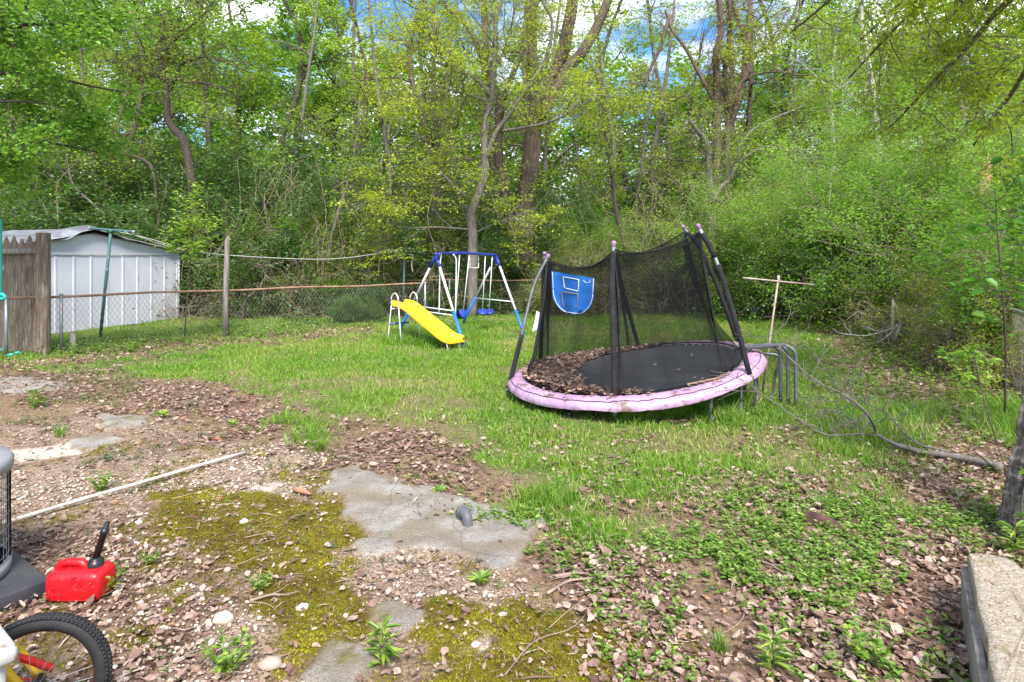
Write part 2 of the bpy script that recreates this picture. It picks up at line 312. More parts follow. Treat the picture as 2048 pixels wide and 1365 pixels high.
t.links.new(bs.outputs[0], o.inputs[0])
gr = g.build('ground', gm); gr['kind'] = 'structure'
perm = lambda a: a.reshape(len(gx), len(gy)).T.ravel()
for k in mk:
    a_ = gr.data.attributes.new(k, 'FLOAT', 'POINT'); a_.data.foreach_set('value', perm(mk[k]).astype(np.float32))
# ------------------------------------------------------------------ scatter helpers
def scatter(rng, n, y0, y1, p=1.5, wide=.92, pad=1.2, k=3.0):
    """n points in the seen wedge of ground; density falls off as distance**-p"""
    q = 1 - p + 1; u = rng.random(n)
    y = (y0 ** q + u * (y1 ** q - y0 ** q)) ** (1 / q) if abs(q) > 1e-6 else y0 * (y1 / y0) ** u
    x = (rng.random(n) * 2 - 1) * (wide * y + pad); return x, y
def rdir(rng, n, zlo=-.2, zhi=.5):
    a = rng.random(n) * 2 * math.pi; z = rng.uniform(zlo, zhi, n); h = np.sqrt(np.maximum(0, 1 - z * z)); return np.stack([h * np.cos(a), h * np.sin(a), z], 1)
def upn(rng, n, tilt=.5): return nrm(np.array([0, 0, 1.0]) + rng.normal(size=(n, 3)) * tilt)
def gz(x, y, moss=True): return gh(x, y) - .006
rng = np.random.default_rng(7)
M_grass = leafm('grass_blade', [(0, (.50, .42, .17)), (.1, (.34, .40, .07)), (.38, (.21, .38, .03)), (1, (.085, .23, .02))], .4, .03, 0)
M_dead = leafm('dead_leaf', [(0, (.12, .065, .05)), (.3, (.25, .15, .115)), (.65, (.40, .27, .215)), (.9, (.52, .39, .32)), (.96, (.56, .45, .37)), (1, (.42, .19, .08))], .15, .04, 0, blotch=38)
M_cover = leafm('ground_cover_leaf', [(0, (.09, .18, .025)), (.5, (.20, .34, .045)), (1, (.44, .54, .09))], .4, .04, 0)
M_clover = leafm('clover_leaf', [(0, (.06, .15, .025)), (1, (.20, .33, .045))], .3, .05, 0)
M_stone = None
def under(x, y):                          # below the trampoline
    return (x - 1.53) ** 2 + (y - 7.72) ** 2 < 1.45 ** 2
# grass
x, y = scatter(rng, 560000, 3.6, 21, 1.25); m = masks(x, y)
cl = sm(fbm(x, y, 3.5, 41), .36, .6)
pr = m['lawn'] * (.35 + .65 * cl) * (1 - .6 * m['litt']) * (1 - .75 * under(x, y)) + .03 * (1 - m['patio']) * (y < 19) * (1 - m['conc'])
tall = zone(x, y, [[(1060, 1000), (1200, 1010), (1240, 1050), (1150, 1080), (1090, 1040)], [(1640, 810), (1880, 820), (1900, 900), (1660, 900)], [(580, 830), (680, 870), (620, 900), (540, 850)], [(1960, 800), (2080, 820), (2060, 900), (1940, 880)], [(770, 660), (960, 670), (960, 700), (780, 690)], [(1230, 810), (1500, 790), (1480, 850), (1240, 845)]], .2, .3, 42)
k = rng.random(len(x)) < np.clip(pr + tall * .7, 0, 1); x, y, tall, cl = x[k], y[k], tall[k], cl[k]; n = len(x)
L = rng.uniform(.028, .075, n) * (1 + 1.9 * tall) * (1 + .02 * y) * (.7 + .5 * cl); W = rng.uniform(.0035, .006, n) * (1 + .10 * y)
D = nrm(rdir(rng, n, .0, .1) * rng.uniform(.15, 1.0, n)[:, None] + np.array([0, 0, 1.0])); var = np.clip(fbm(x, y, .9, 43) * .9 + rng.normal(0, .2, n) + .1 * tall, 0, 1); var[rng.random(n) < .04 + .22 * sm(fbm(x, y, 1.7, 45), .55, .75)] = 0
N = nrm(np.cross(D, rdir(rng, n, -.1, .1)))
gb = MB().leaves(np.stack([x, y, gz(x, y)], 1), D, N, L, W, 0, rng.uniform(-.5, .5, n), 'blade', var)
tag(gb.build('grass', M_grass), kind='stuff')
# dry leaves on the ground
x, y = scatter(rng, 230000, 2.1, 20, 1.5); m = masks(x, y)
cl = sm(fbm(x, y, 2.5, 51), .35, .62)
mid = zone(x, y, [[(1080, 860), (1300, 840), (1600, 800), (1700, 900), (1750, 1000), (1200, 1010)]], .3, .5, 44, 1.5); pr = m['litt'] * (.45 + .45 * cl) + .28 * mid * cl + .13 * cl * (1 - m['conc']) * (1 - m['moss']) + .02 + .5 * under(x, y) + .12 * m['patio'] * (1 - m['conc']) + .4 * m['woods'] - .22 * m['lawn'] * (1 - m['litt']) * (y > 7)
k = rng.random(len(x)) < pr * np.where((x < .3) & (y < 5.5), .6, .95); x, y = x[k], y[k]; n = len(x)
L = np.minimum(.009 + rng.gamma(1.5, .0145, n), .068) * (1 + .03 * y) * np.where((x > 0.2) | (y > 5), 1, .85); P = np.stack([x, y, gz(x, y) + rng.uniform(.003, .03, n)], 1)
tag(MB().leaves(P, rdir(rng, n, -.1, .25), upn(rng, n, .33), L, L * rng.uniform(.35, .75, n), .2, .1, 'dead', rng=rng).build('fallen_leaves', M_dead, smooth=True), kind='stuff')
# leafy ground cover: low broad-leafed plants
def cover(name, n0, zones, dens, L0, mat, seed, hgt=.10, y1=12, per=7, p=1.3):
    rg = np.random.default_rng(seed); x, y = scatter(rg, n0, 2.0, y1, p); m = masks(x, y)
    z = dens(x, y, m, zone(x, y, zones, .15, .35, seed, 2.5) if zones else 0); k = rg.random(len(x)) < z; x, y = x[k], y[k]; n = len(x)
    h = rg.uniform(.25, 1, n) * hgt; b = np.stack([x, y, gz(x, y)], 1); mb = MB()
    D0 = rdir(rg, n, 1, 1.0) ; D0 = nrm(D0 + rg.normal(size=(n, 3)) * .25)
    for j in range(per):
        f = (j + 1) / per; P = b + D0 * (h * f)[:, None] + rg.normal(size=(n, 3)) * .008
        a = j * 2.4 + rg.random(n) * 1.2; el = .15 + .5 * f; D = np.stack([np.cos(a), np.sin(a), np.full(n, el)], 1)
        l = L0 * rg.uniform(.6, 1.2, n) * (1.1 - .4 * f) * (1 + .03 * y)
        mb.leaves(P, D, upn(rg, n, .3), l, l * .52, .15, .25, 'oval', np.clip(.15 + .65 * f * rg.random(n) + rg.normal(0, .1, n), 0, 1))
    for q in range(0, n, 2): mb.add([b[q], b[q] + [.003, 0, 0], b[q] + D0[q] * h[q]], [(0, 1, 2)], .2)
    return tag(mb.build(name, mat), kind='stuff')
cover('ground_cover', 120000, COVER, lambda x, y, m, z: z * .34 * (.25 + .75 * sm(fbm(x, y, 3, 61), .35, .5)) + .09 * m['litt'] * (x > .4) * sm(fbm(x, y, 2, 66), .4, .6) + .03 * (y > 5) * (x > 2) * (1 - m['lawn']), .034, M_cover, 60, .09, per=8)
M_hen = leafm('grey_green_weed_leaf', [(0, (.10, .13, .06)), (.6, (.20, .24, .12)), (.85, (.30, .26, .22)), (1, (.28, .22, .36))], .3, .03, 0)
cover('creeping_weeds', 60000, [[(60, 735), (250, 740), (420, 790), (380, 830), (160, 800)], [(60, 800), (140, 800), (130, 870), (50, 860)], [(350, 860), (480, 850), (500, 890), (330, 900)], [(560, 880), (700, 880), (720, 920), (600, 930)], [(230, 950), (320, 940), (330, 970), (240, 975)], [(180, 900), (240, 900), (230, 930), (160, 930)]], lambda x, y, m, z: z * .5 * sm(fbm(x, y, 3, 67), .4, .6) + .015 * m['patio'] * (1 - m['conc']) * (y > 3.4), .022, M_hen, 69, .07, 10, 9)
cover('clover_weeds', 60000, [[(880, 760), (1300, 850), (1500, 850), (1600, 960), (1400, 1000), (1100, 960), (900, 900), (780, 820)]], lambda x, y, m, z: (z * .34 + .12 * m['lawn'] + .03 * m['patio'] + .05 * m['litt']) * sm(fbm(x, y, 2.5, 62), .40, .6), .018, M_clover, 63, .045, 14, 5)
fence_ivy = [[(60, 700), (440, 655), (780, 640), (800, 655), (450, 685), (100, 725)]]
cover('ivy_ground_cover', 60000, fence_ivy, lambda x, y, m, z: z * .55 * sm(fbm(x, y, 1.6, 64), .35, .6) + .28 * m['woods'] + .2 * sm(x - y * .43, -.3, 1.5) * (y > 6.5), .055, M_cover, 65, .2, 24, 7, 1.0)
# gravel
def rocks(rg, P, r, flat=.65, var=None, mb=None):
    s = (1 + 5 ** .5) / 2; iv = nrm(np.array([(-1, s, 0), (1, s, 0), (-1, -s, 0), (1, -s, 0), (0, -1, s), (0, 1, s), (0, -1, -s), (0, 1, -s), (s, 0, -1), (s, 0, 1), (-s, 0, -1), (-s, 0, 1)], float))
    fc = np.array([(0, 11, 5), (0, 5, 1), (0, 1, 7), (0, 7, 10), (0, 10, 11), (1, 5, 9), (5, 11, 4), (11, 10, 2), (10, 7, 6), (7, 1, 8), (3, 9, 4), (3, 4, 2), (3, 2, 6), (3, 6, 8), (3, 8, 9), (4, 9, 5), (2, 4, 11), (6, 2, 10), (8, 6, 7), (9, 8, 1)])
    n = len(P); V = iv[None] * rg.uniform(.75, 1.2, (n, 12, 1)) * np.stack([rg.uniform(.8, 1.35, n), rg.uniform(.7, 1.1, n), rg.uniform(.45, .8, n) * flat / .65], 1)[:, None]
    a = rg.random(n) * 6.28; c, s_ = np.cos(a)[:, None], np.sin(a)[:, None]
    V = np.stack([V[..., 0] * c - V[..., 1] * s_, V[..., 0] * s_ + V[..., 1] * c, V[..., 2]], -1) * r[:, None, None] + P[:, None]
    return (mb or MB()).add(V.reshape(-1, 3), (np.arange(n)[:, None, None] * 12 + fc[None]).reshape(-1, 3), np.repeat(rg.random(n) if var is None else var, 12))
mS, t, o = newmat('gravel_stone')
cS = ramp(t, nd(t, 'ShaderNodeAttribute', attribute_name='var').outputs['Fac'], [(0, (.20, .13, .09)), (.25, (.38, .29, .22)), (.6, (.56, .48, .40)), (1, (.74, .68, .60))])
bS = nd(t, 'ShaderNodeBsdfPrincipled', {'Base Color': mixc(t, ramp(t, noise(t, 60, 4), [(.4, 0), (.7, .5)]), cS, (.28, .2, .14)), 'Roughness': .85}); t.links.new(bS.outputs[0], o.inputs[0])
x, y = scatter(rng, 90000, 2.0, 6.8, 1.0, .9, .8); m = masks(x, y)
pr = (.42 * m['grav'] * sm(fbm(x, y, 4, 71), .32, .55) + .07 * m['patio'] * sm(fbm(x, y, 3, 72), .45, .6)) * (1 - .9 * m['conc'] * (1 - m['grav'])) * (1 - .75 * m['moss']) + .02 * m['conc'] * sm(fbm(x, y, 4, 73), .45, .65) + .012 * m['moss']
k = rng.random(len(x)) < pr; x, y = x[k], y[k]; n = len(x); r = rng.gamma(3.0, .0022, n) + .003
tag(rocks(rng, np.stack([x, y, gz(x, y) + r * .25 + .002], 1), r, var=rng.random(n) ** 1.5).build('gravel', mS), kind='stuff')
# small bits of bark, twig and straw lying on the patio and the litter
x, y = scatter(rng, 36000, 2.0, 9, 1.3); m = masks(x, y); k = rng.random(len(x)) < .32 * m['patio'] * (1 - .6 * m['conc']) + .35 * m['litt'] + .06; x, y = x[k], y[k]; n = len(x)
mB = MB(); P = np.stack([x, y, gz(x, y) + .012], 1); L = rng.gamma(2, .022, n) + .01
mB.leaves(P, rdir(rng, n, -.05, .12), upn(rng, n, .3), L, .0035 + .03 * L, .3, .1, 'quad', rng=rng)
M_twig = leafm('dry_twig', [(0, (.10, .06, .045)), (.5, (.25, .16, .12)), (1, (.48, .38, .28))], 0, .02, 0)
for i in range(330):                      # long thin dry stems
    xx, yy = scatter(rng, 1, 2.1, 8, 1.2); mmx = masks(xx, yy)
    if rng.random() > .3 + .7 * (mmx['patio'][0] + mmx['litt'][0]): continue
    a = rng.random() * 6.28; l = rng.uniform(.1, .42); k = 7; tt = np.linspace(0, 1, k); aa = a + rng.normal() * 1.2 * tt
    X = xx + np.cumsum(np.cos(aa)) * l / k; Yv = yy + np.cumsum(np.sin(aa)) * l / k
    mB.tube(np.stack([X, Yv, gz(X, Yv) + .014 + .012 * np.sin(tt * 3.1) * rng.random()], 1), np.linspace(.0026, .001, k), 4, False, rng.random())
tag(mB.build('twig_litter', M_twig), kind='stuff')
# moss cushions: short fuzz
x, y = scatter(rng, 150000, 2.0, 5.6, 1.0, .6, .6); m = masks(x, y); k = rng.random(len(x)) < m['moss'] * (1 - .9 * m['conc'] * (m['moss'] < .5)); x, y = x[k], y[k]; n = len(x)
M_moss = leafm('moss_fuzz', [(0, (.13, .08, .02)), (.3, (.13, .11, .012)), (.65, (.22, .20, .014)), (1, (.40, .36, .035))], .2, 0, 0)
v = np.clip(fbm(x, y, 3.2, 81) * 1.5 - .3 + rng.normal(0, .13, n), 0, 1); L = rng.uniform(.006, .016, n)
hz = gz(x, y) + m['moss'][k] * (.006 + .02 * (fbm(x, y, 22, 30, 3) - .35))
tag(MB().leaves(np.stack([x, y, hz - .002], 1), nrm(rdir(rng, n, -.1, .1) * .7 + [0, 0, 1]), rdir(rng, n, -.1, .1), L, L * .6, 0, 0, 'quad', v).build('moss', M_moss), kind='stuff')
# ================================================================== OBJECTS
def lerp(a, b, f): return np.array(a, float) * (1 - f) + np.array(b, float) * f
def curve(pts, n=24):                     # smooth polyline through points (Catmull-Rom)
    p = np.array(pts, float); p = np.vstack([2 * p[0] - p[1], p, 2 * p[-1] - p[-2]]); m = len(p) - 3; out = []
    for q in np.linspace(0, m - 1e-6, n):
        i = int(q); f = q - i; a, b, c, d = p[i:i + 4]
        out.append(.5 * (2 * b + (c - a) * f + (2 * a - 5 * b + 4 * c - d) * f * f + (3 * b - a - 3 * c + d) * f ** 3))
    return np.array(out)
M_galv = pm('galvanised_steel', (.42, .43, .45), (.30, .31, .33), 6, .45, .05, 20, .6, spots=((.22, .13, .08), 5, .62))
M_dst = pm('dull_dark_steel', (.20, .21, .22), (.13, .13, .14), 6, .55, .05, 20, .5, spots=((.20, .12, .08), 5, .6))
M_rust = pm('rusty_steel', (.24, .12, .065), (.36, .24, .17), 9, .8, .3, 40, .2)
M_white = pm('white_enamel', (.78, .78, .80), (.66, .66, .67), 10, .35, spots=((.35, .2, .12), 14, .70))
M_blue = pm('bright_blue_plastic', (.012, .14, .46), (.02, .19, .52), 5, .45, spots=((.20, .24, .30), 16, .64))
M_navy = pm('navy_enamel', (.025, .05, .33), (.015, .03, .22), 8, .35)
M_black = pm('black_foam', (.012, .011, .013), (.026, .024, .027), 12, .95, .3, 60)
M_green = pm('green_pole_paint', (.075, .17, .155), (.05, .12, .115), 6, .55, .1, 30, spots=((.30, .33, .33), 12, .62))
M_rope = pm('old_rope', (.55, .53, .5), (.4, .38, .35), 30, .9)
M_wood = pm('weathered_wood', (.26, .20, .15), (.13, .085, .055), 3, .85, .5, 14, stretch=(7, 7, .6), spots=((.33, .31, .27), 5, .55))
M_woodg = pm('grey_weathered_wood', (.34, .31, .28), (.17, .14, .12), 3, .9, .5, 14, stretch=(7, 7, .6))
# ---------------- trampoline
TC = np.array([1.5265, 7.724, .3647]); TR, TI = 1.572, 1.39; taz, tt_, tw, tph = .047, .136, .045, -.07
tu = np.array([math.cos(taz) * math.cos(tt_), math.sin(taz) * math.cos(tt_), math.sin(tt_)]); tv = np.array([-math.sin(taz), math.cos(taz), 0]); tn = np.cross(tu, tv)
def tp(th, r, h=0.0):
    th = np.asarray(th, float); r = np.asarray(r, float); p = TC + r[..., None] * (np.cos(th)[..., None] * tu + np.sin(th)[..., None] * tv) if np.ndim(r) or np.ndim(th) else TC + r * (math.cos(th) * tu + math.sin(th) * tv)
    q = np.array(p, float); q[..., 2] += tw * np.cos(2 * th - tph) * (r / TR) ** 2; return q + np.asarray(h)[..., None] * tn if np.ndim(h) else q + h * tn
T = thing('trampoline', 'round trampoline tilted on the lawn with pink pad, sagging black net and dark poles', 'trampoline', tuple(TC))
rg = np.random.default_rng(5)
ths = np.linspace(0, 2 * math.pi, 181)[:-1]
part(MB().tube(tp(ths, np.full(180, TR - .03), -.06), .021, 8, closed=True), 'rim_tube', M_galv, T)
rr = np.linspace(0, TI - .06, 26); A, B = np.meshgrid(ths, rr, indexing='ij')
sag = -.05 * (1 - (B / TI) ** 2) - .01
M_mat = pm('black_mesh_mat', (.040, .042, .048), (.062, .064, .070), 3, .62, .1, 300, spots=((.12, .11, .11), 40, .72), spec=.5)
part(MB().grid(tp(A, B, sag), cu=False).grid(np.stack([tp(ths[-1:].repeat(26), rr, sag[0]), tp(ths[:1].repeat(26), rr, sag[0])])), 'jumping_mat', M_mat, T)
sp = MB()
for k in range(72):
    a = k / 72 * 6.2832; sp.tube([tp(a, TI - .07, -.015), tp(a, TR - .04, -.05)], .008, 5)
part(sp, 'springs', M_galv, T)['kind'] = 'stuff'
# pad: quilted ring with wrinkles, its skirt hanging over the rim
pr_r = np.array([TI - .02, TI + .02, TI + .07, TI + .12, TR - .02, TR + .025, TR + .04, TR + .035]); pr_h = np.array([-.012, .005, .010, .004, -.012, -.036, -.062, -.088])
th2 = np.linspace(0, 2 * math.pi, 361)[:-1]; A, B = np.meshgrid(th2, np.arange(8), indexing='ij')
sec = np.abs(((A - R(12)) / R(60)) % 1 - .5) * 2; wr = (fbm(A * 14, B * .5, 1, 91) - .5) * .03 + (vnoise(A * 70, B * .35, 1, 92) - .5) * (.014 + .016 * sec ** 4)
h = pr_h[B] + wr * np.array([.2, .6, .8, .8, .7, .5, .6, .9])[B]; r_ = pr_r[B] + wr * np.array([0, 0, 0, 0, 0, .4, .8, 1.2])[B]
h = h - .02 * (B >= 6) * np.abs(np.sin(A * 3)) 
M_pad = pm('pink_vinyl_pad', (.36, .215, .345), (.46, .30, .43), 2.2, .42, .5, 14, spots=((.20, .12, .10), 5, .56), spec=.5)
part(MB().tube(tp(th2, r_[:, 4] + .006, h[:, 4] + .004), .0035, 4, closed=True), 'pad_seam', M_black, T); part(MB().grid(tp(A, r_, h), cu=False).grid(np.stack([tp(A[-1], r_[-1], h[-1]), tp(A[0], r_[0], h[0])])), 'safety_pad', M_pad, T)
mbp = MB().tube(tp(ths, np.full(180, TI - .03), .012), .012, 5, closed=True); part(mbp, 'mat_edge_band', M_black, T)
# legs under the rim
for a in (298, 332):
    b0, b1 = tp(R(a - 9), TR - .05, -.07), tp(R(a + 9), TR - .05, -.07); z0 = float(gh(b0[0], b0[1])) - .05
    part(MB().tube(curve([b0, lerp(b0, [b0[0], b0[1], z0 + .02], .85), [b0[0] * .8 + b1[0] * .2, b0[1] * .8 + b1[1] * .2, z0 + .02], [b0[0] * .2 + b1[0] * .8, b0[1] * .2 + b1[1] * .8, z0 + .02], lerp(b1, [b1[0], b1[1], z0 + .02], .85), b1], 22), .018, 7), 'leg', M_dst, T)
# poles: foot, bends, top (photo pixel and distance), which rim angle the foot is fixed at
s_ = 1.07
poles = [[(1017, 777, 7.78), (1041, 681, 7.8), (1067, 575, 7.95), (1094, 517, 8.0)], [(1081, 727, 8.9), (1084, 640, 8.8), (1087, 560, 8.7), (1089, 512, 8.6)],
         [(1230, 822, 6.42), (1226, 662, 6.45), (1224, 560, 6.6), (1227, 493, 6.65)], [(1281, 706, 9.05), (1258, 625, 9.0), (1238, 545, 8.9), (1230, 502, 8.8)],
         [(1499, 749, 6.55), (1470, 640, 6.6), (1432, 520, 6.7), (1399, 458, 6.75)], [(1474, 682, 8.4), (1445, 600, 8.35), (1405, 505, 8.3), (1369, 458, 8.3)]]
M_cap = pm('lilac_plastic', (.22, .12, .24), (.32, .20, .33), 8, .4)
tops = []
for i, pl in enumerate(poles):
    c = curve([P3(*q) for q in pl], 20); tops.append(c[-1]); up = nrm(c[-1] - c[-2])
    root = c[0].copy(); 
    if i == 0:                            # upper half bare steel, lower half in black foam
        po = part(MB().tube(c, .021, 8), 'pole', M_dst, T); sub(MB().tube(c[:8], .031, 10), 'foam_sleeve', M_black, po, TC)
    else:
        po = part(MB().tube(c, .021, 8), 'pole', M_dst if i != 4 else M_galv, T)
        sub(MB().tube(c[:13] if i in (4,) else c[:19], .031, 10), 'foam_sleeve', M_black, po, TC)
        if i == 4: sub(MB().tube(c[13:19], .031, 10), 'foam_sleeve', M_black, po, TC)
    ball = MB().lathe([(.001, -.012), (.020, -.01), (.022, .01), (.026, .02), (.030, .037), (.024, .056), (.001, .064)], c[-1], 14, up)
    sub(ball, 'ball_cap', M_cap, po, TC)
    sub(MB().tube([c[0] - up * .06, c[0] + up * .04], .026, 8), 'pole_bracket', M_galv, po, TC)
# net: hangs between the pole tops and the mat edge
m, t, o = newmat('black_netting'); vec = nd(t, 'ShaderNodeTexCoord').outputs['Object']
dn = nd(t, 'ShaderNodeBsdfDiffuse', {0: (.012, .012, .014, 1)}); tr = nd(t, 'ShaderNodeBsdfTransparent')
var = nd(t, 'ShaderNodeAttribute', attribute_name='var').outputs['Fac']
t.links.new(nd(t, 'ShaderNodeMixShader', {0: var, 1: tr.outputs[0], 2: dn.outputs[0]}).outputs[0], o.inputs[0]); M_net = m
order = [0, 2, 4, 5, 3, 1]; ang = [R(190), R(252), R(304), R(378), R(437), R(495), R(550)]
net = MB(); rope = MB()
for k in range(6):
    a, b = tops[order[k]] - tn * .03, tops[order[(k + 1) % 6]] - tn * .03; dd = np.linalg.norm(b - a)
    nU, nV = 30, 22; u = np.linspace(0, 1, nU); v = np.linspace(0, 1, nV)
    top = a[None] * (1 - u[:, None]) + b[None] * u[:, None]; top = top - np.array([0, 0, 1]) * (.20 * dd * 4 * u * (1 - u) * (.55 + .75 * (k in (1,)) * 0 + .25 * (k == 4)))[:, None]
    cen = TC + tn * 1.5; inw = nrm(cen - (a + b) / 2); top = top + inw * (.10 * 4 * u * (1 - u))[:, None]
    bot = tp(ang[k] + (ang[k + 1] - ang[k]) * u, np.full(nU, TI - .015), .015)
    Vv = top[:, None] * (1 - v[None, :, None]) + bot[:, None] * v[None, :, None]
    Vv = Vv + inw * (.12 * np.sin(v * 3.14)[None] * (1.15 - 4 * (u[:, None] - .5) ** 2 * .9))[..., None] + inw * ((fbm(u[:, None] * 9 + k * 10, v[None] * 1.5, 1, 95, 2) - .5) * .06 * np.sin(v * 3.14))[..., None]
    dens = .44 + .34 * (fbm(u[:, None] * 12 + k * 17, v[None] * 1.0, 1, 96, 3) - .45) + .35 * np.exp(-(u[:, None] / .03) ** 2) + .35 * np.exp(-((1 - u[:, None]) / .03) ** 2) + .3 * np.exp(-(v[None] / .04) ** 2)
    if k == 5: dens = dens + .25
    net.grid(Vv, np.clip(dens, .15, .85)); rope.tube(top, .007, 5)
    for j in (0, -1): rope.tube(Vv[j], .009, 5)
ne = part(net, 'safety_net', M_net, T); sub(rope, 'net_border', M_black, ne, TC)
sub(MB().grid(np.array([[P3(1073, 622, 8.05), P3(1083, 627, 8.0)], [P3(1069, 645, 8.0), P3(1077, 648, 7.95)], [P3(1064, 663, 7.95), P3(1074, 660, 7.9)]])), 'white_net_patch', M_white, ne, TC)
# blue basketball panel hung on the far side of the net
Yb = 8.72; n = 26; fx_, fz_ = np.meshgrid(np.linspace(0, 1, n), np.linspace(0, 1, n), indexing='ij')
wdt = np.where(fz_ < .45, 1, np.sqrt(np.maximum(0.02, 1 - ((fz_ - .45) / .55) ** 2 * .93)))
pxx = 1146 + (fx_ - .5) * (86 - 4 * fz_) * wdt; pyy = 543 + fx_ * 14 + fz_ * (84 - 10 * fx_) 
Yb = 7.66 - .62 * np.clip((pxx - 1100) / 90, 0, 1); Wd = np.stack([(pxx - 1024) * Yb / F, Yb + .03 * np.sin(fx_ * 9) + .03 * (fbm(fx_, fz_, 4, 97) - .5), H - (pyy - HY) * Yb / F], -1)
Mbb = pm('blue_nylon', (.008, .10, .38), (.014, .14, .48), 3, .5, .5, 9)
bk = part(MB().grid(Wd), 'basketball_panel', Mbb, T)
def onp(a, b): 
    i = a * (n - 1); j = b * (n - 1); i0, j0 = int(min(i, n - 2)), int(min(j, n - 2)); fi, fj = i - i0, j - j0
    return (Wd[i0, j0] * (1 - fi) * (1 - fj) + Wd[i0 + 1, j0] * fi * (1 - fj) + Wd[i0, j0 + 1] * (1 - fi) * fj + Wd[i0 + 1, j0 + 1] * fi * fj) + [0, -.008, 0]
def strip(mb, pts, w):
    for p, q in zip(pts[:-1], pts[1:]):
        c = [onp(*(lerp(p, q, f))) for f in np.linspace(0, 1, 7)]; mb.tube(c, w, 4)
wl = MB(); strip(wl, [(.27, .09), (.30, .36), (.62, .40), (.63, .10), (.27, .09)], .0045); strip(wl, [(.02, .02), (.03, .45), (.03, .75), (.04, .88), (.07, .965), (.93, .965), (.96, .88), (.97, .75), (.97, .45), (.98, .02)], .004); strip(wl, [(.74, .10), (.8, .16), (.9, .13), (.9, .06)], .003)
sub(wl, 'white_print_lines', M_white, bk, TC)
gl = MB(); strip(gl, [(.21, .86), (.24, .46), (.62, .48), (.60, .86)], .007); sub(gl, 'tape_strips', pm('grey_tape', (.2, .17, .17)), bk, TC)
# dry leaves drifted on the mat
rg = np.random.default_rng(11); n = 9000; a = rg.uniform(R(55), R(262), n); r = TI * np.sqrt(rg.random(n)) * .985; deg = np.degrees(a)
lim = np.interp(deg, [55, 75, 95, 130, 180, 205, 225, 245, 262], [.95, .86, .80, .62, .50, .58, .72, .84, .95]) * TI
k = (r > lim + (fbm(a * 4, r * 3, 1.5, 98) - .5) * .3); a, r = a[k], r[k]; n = len(a)
pile = .085 * np.clip((r - lim[k]) / .45, 0, 1)
P = tp(a, r, -.045 * (1 - (r / TI) ** 2) + .005 + pile * rg.random(n)); L = rg.uniform(.04, .09, n)
P2r = tp(rg.uniform(0, 6.28, 34), TI * np.sqrt(rg.random(34)) * .95, -.02); P = np.vstack([P, P2r]); L = np.append(L, np.full(34, .05)); n = len(P)
lp = MB().leaves(P, rdir(rg, n, -.1, .35), nrm(rg.normal(size=(n, 3)) * .4 + tn), L, L * rg.uniform(.5, .8, n), .2, .1, 'dead', rng=rg)
# and some on the pad
n = 60; a = np.concatenate([rg.normal(R(357), .12, 16), rg.normal(R(290), .12, 14), rg.uniform(R(190), R(250), 14), rg.uniform(0, 6.28, 16)]); P = tp(a, rg.uniform(TI + .03, TR - .03, n), .035)
lp.leaves(P, rdir(rg, n, -.05, .1), upn(rg, n, .2), .06, .035, .15, .05, 'dead', rng=rg, var=np.full(n, .55) + rg.normal(0, .2, n))
tag(lp.build('fallen_leaves', M_dead, smooth=False), kind='stuff')
tag(MB().tube(curve([tp(R(281), TI + .02, .035), tp(R(288), TI + .06, .04), tp(R(297), TI + .10, .04), tp(R(303), TI + .08, .05)], 14), np.linspace(.011, .005, 14), 6).build('stick', pm('stick_bark', (.20, .12, .09), (.3, .2, .15), 20, .9)), 'short brown stick lying on the pink trampoline pad', 'stick')
# ---------------- spare leg frames standing beside the trampoline
legl = [('outermost bent grey steel leg frame standing beside the trampoline', 0.0), ('bent grey steel leg frame just inside the outermost one', 1.0), ('third bent grey steel leg frame from the right beside the trampoline', 2.0)]
for i, (lb, q) in enumerate(legl):
    o3 = np.array([-.045, .10, -.012]) * q; Yn, Yf = 7.0 + .1 * q, 7.1
    a0 = P3(1592, 784, 7.0); a1 = P3(1591, 708, 7.0); a2 = P3(1570, 690, 7.05); b1 = P3(1500, 697, 7.35)
    b0 = np.array([b1[0] - .03, b1[1] + .1, .02])
    a0 = a0 * 1; a0[2] = .01
    c = np.vstack([curve([a0 + o3 * [1, 1, 0], a0 * [1, 1, 0] + [-.002, 0, .36] + o3 * [1, 1, 0], lerp(a0, a1, .85) + o3], 8), curve([lerp(a0, a1, .93) + o3, a1 + [-.02, 0, .04] + o3, a2 + o3], 8), curve([lerp(a2, b1, .2) + o3, lerp(a2, b1, .8) + o3, b1 + o3], 8), curve([lerp(b1, b0, .1) + o3 + [-.05, 0, 0], b0 + o3 * [1, 1, 0]], 5)])
    tag(MB().tube(c, .021, 9).build('leg_frame', M_dst), lb, 'steel frame', 'spare trampoline leg frames')
c = curve([P3(1545, 776, 7.3) * [1, 1, 0] + [0, 0, .02], P3(1549, 760, 7.3), P3(1558, 722, 7.3), P3(1553, 711, 7.35), P3(1530, 708, 7.4), P3(1500, 708, 7.5), P3(1480, 712, 7.6)], 26)
tag(MB().tube(c, .018, 8).build('leg_frame', M_dst), 'lower bent grey steel leg frame between the trampoline and the taller frames', 'steel frame', 'spare trampoline leg frames')
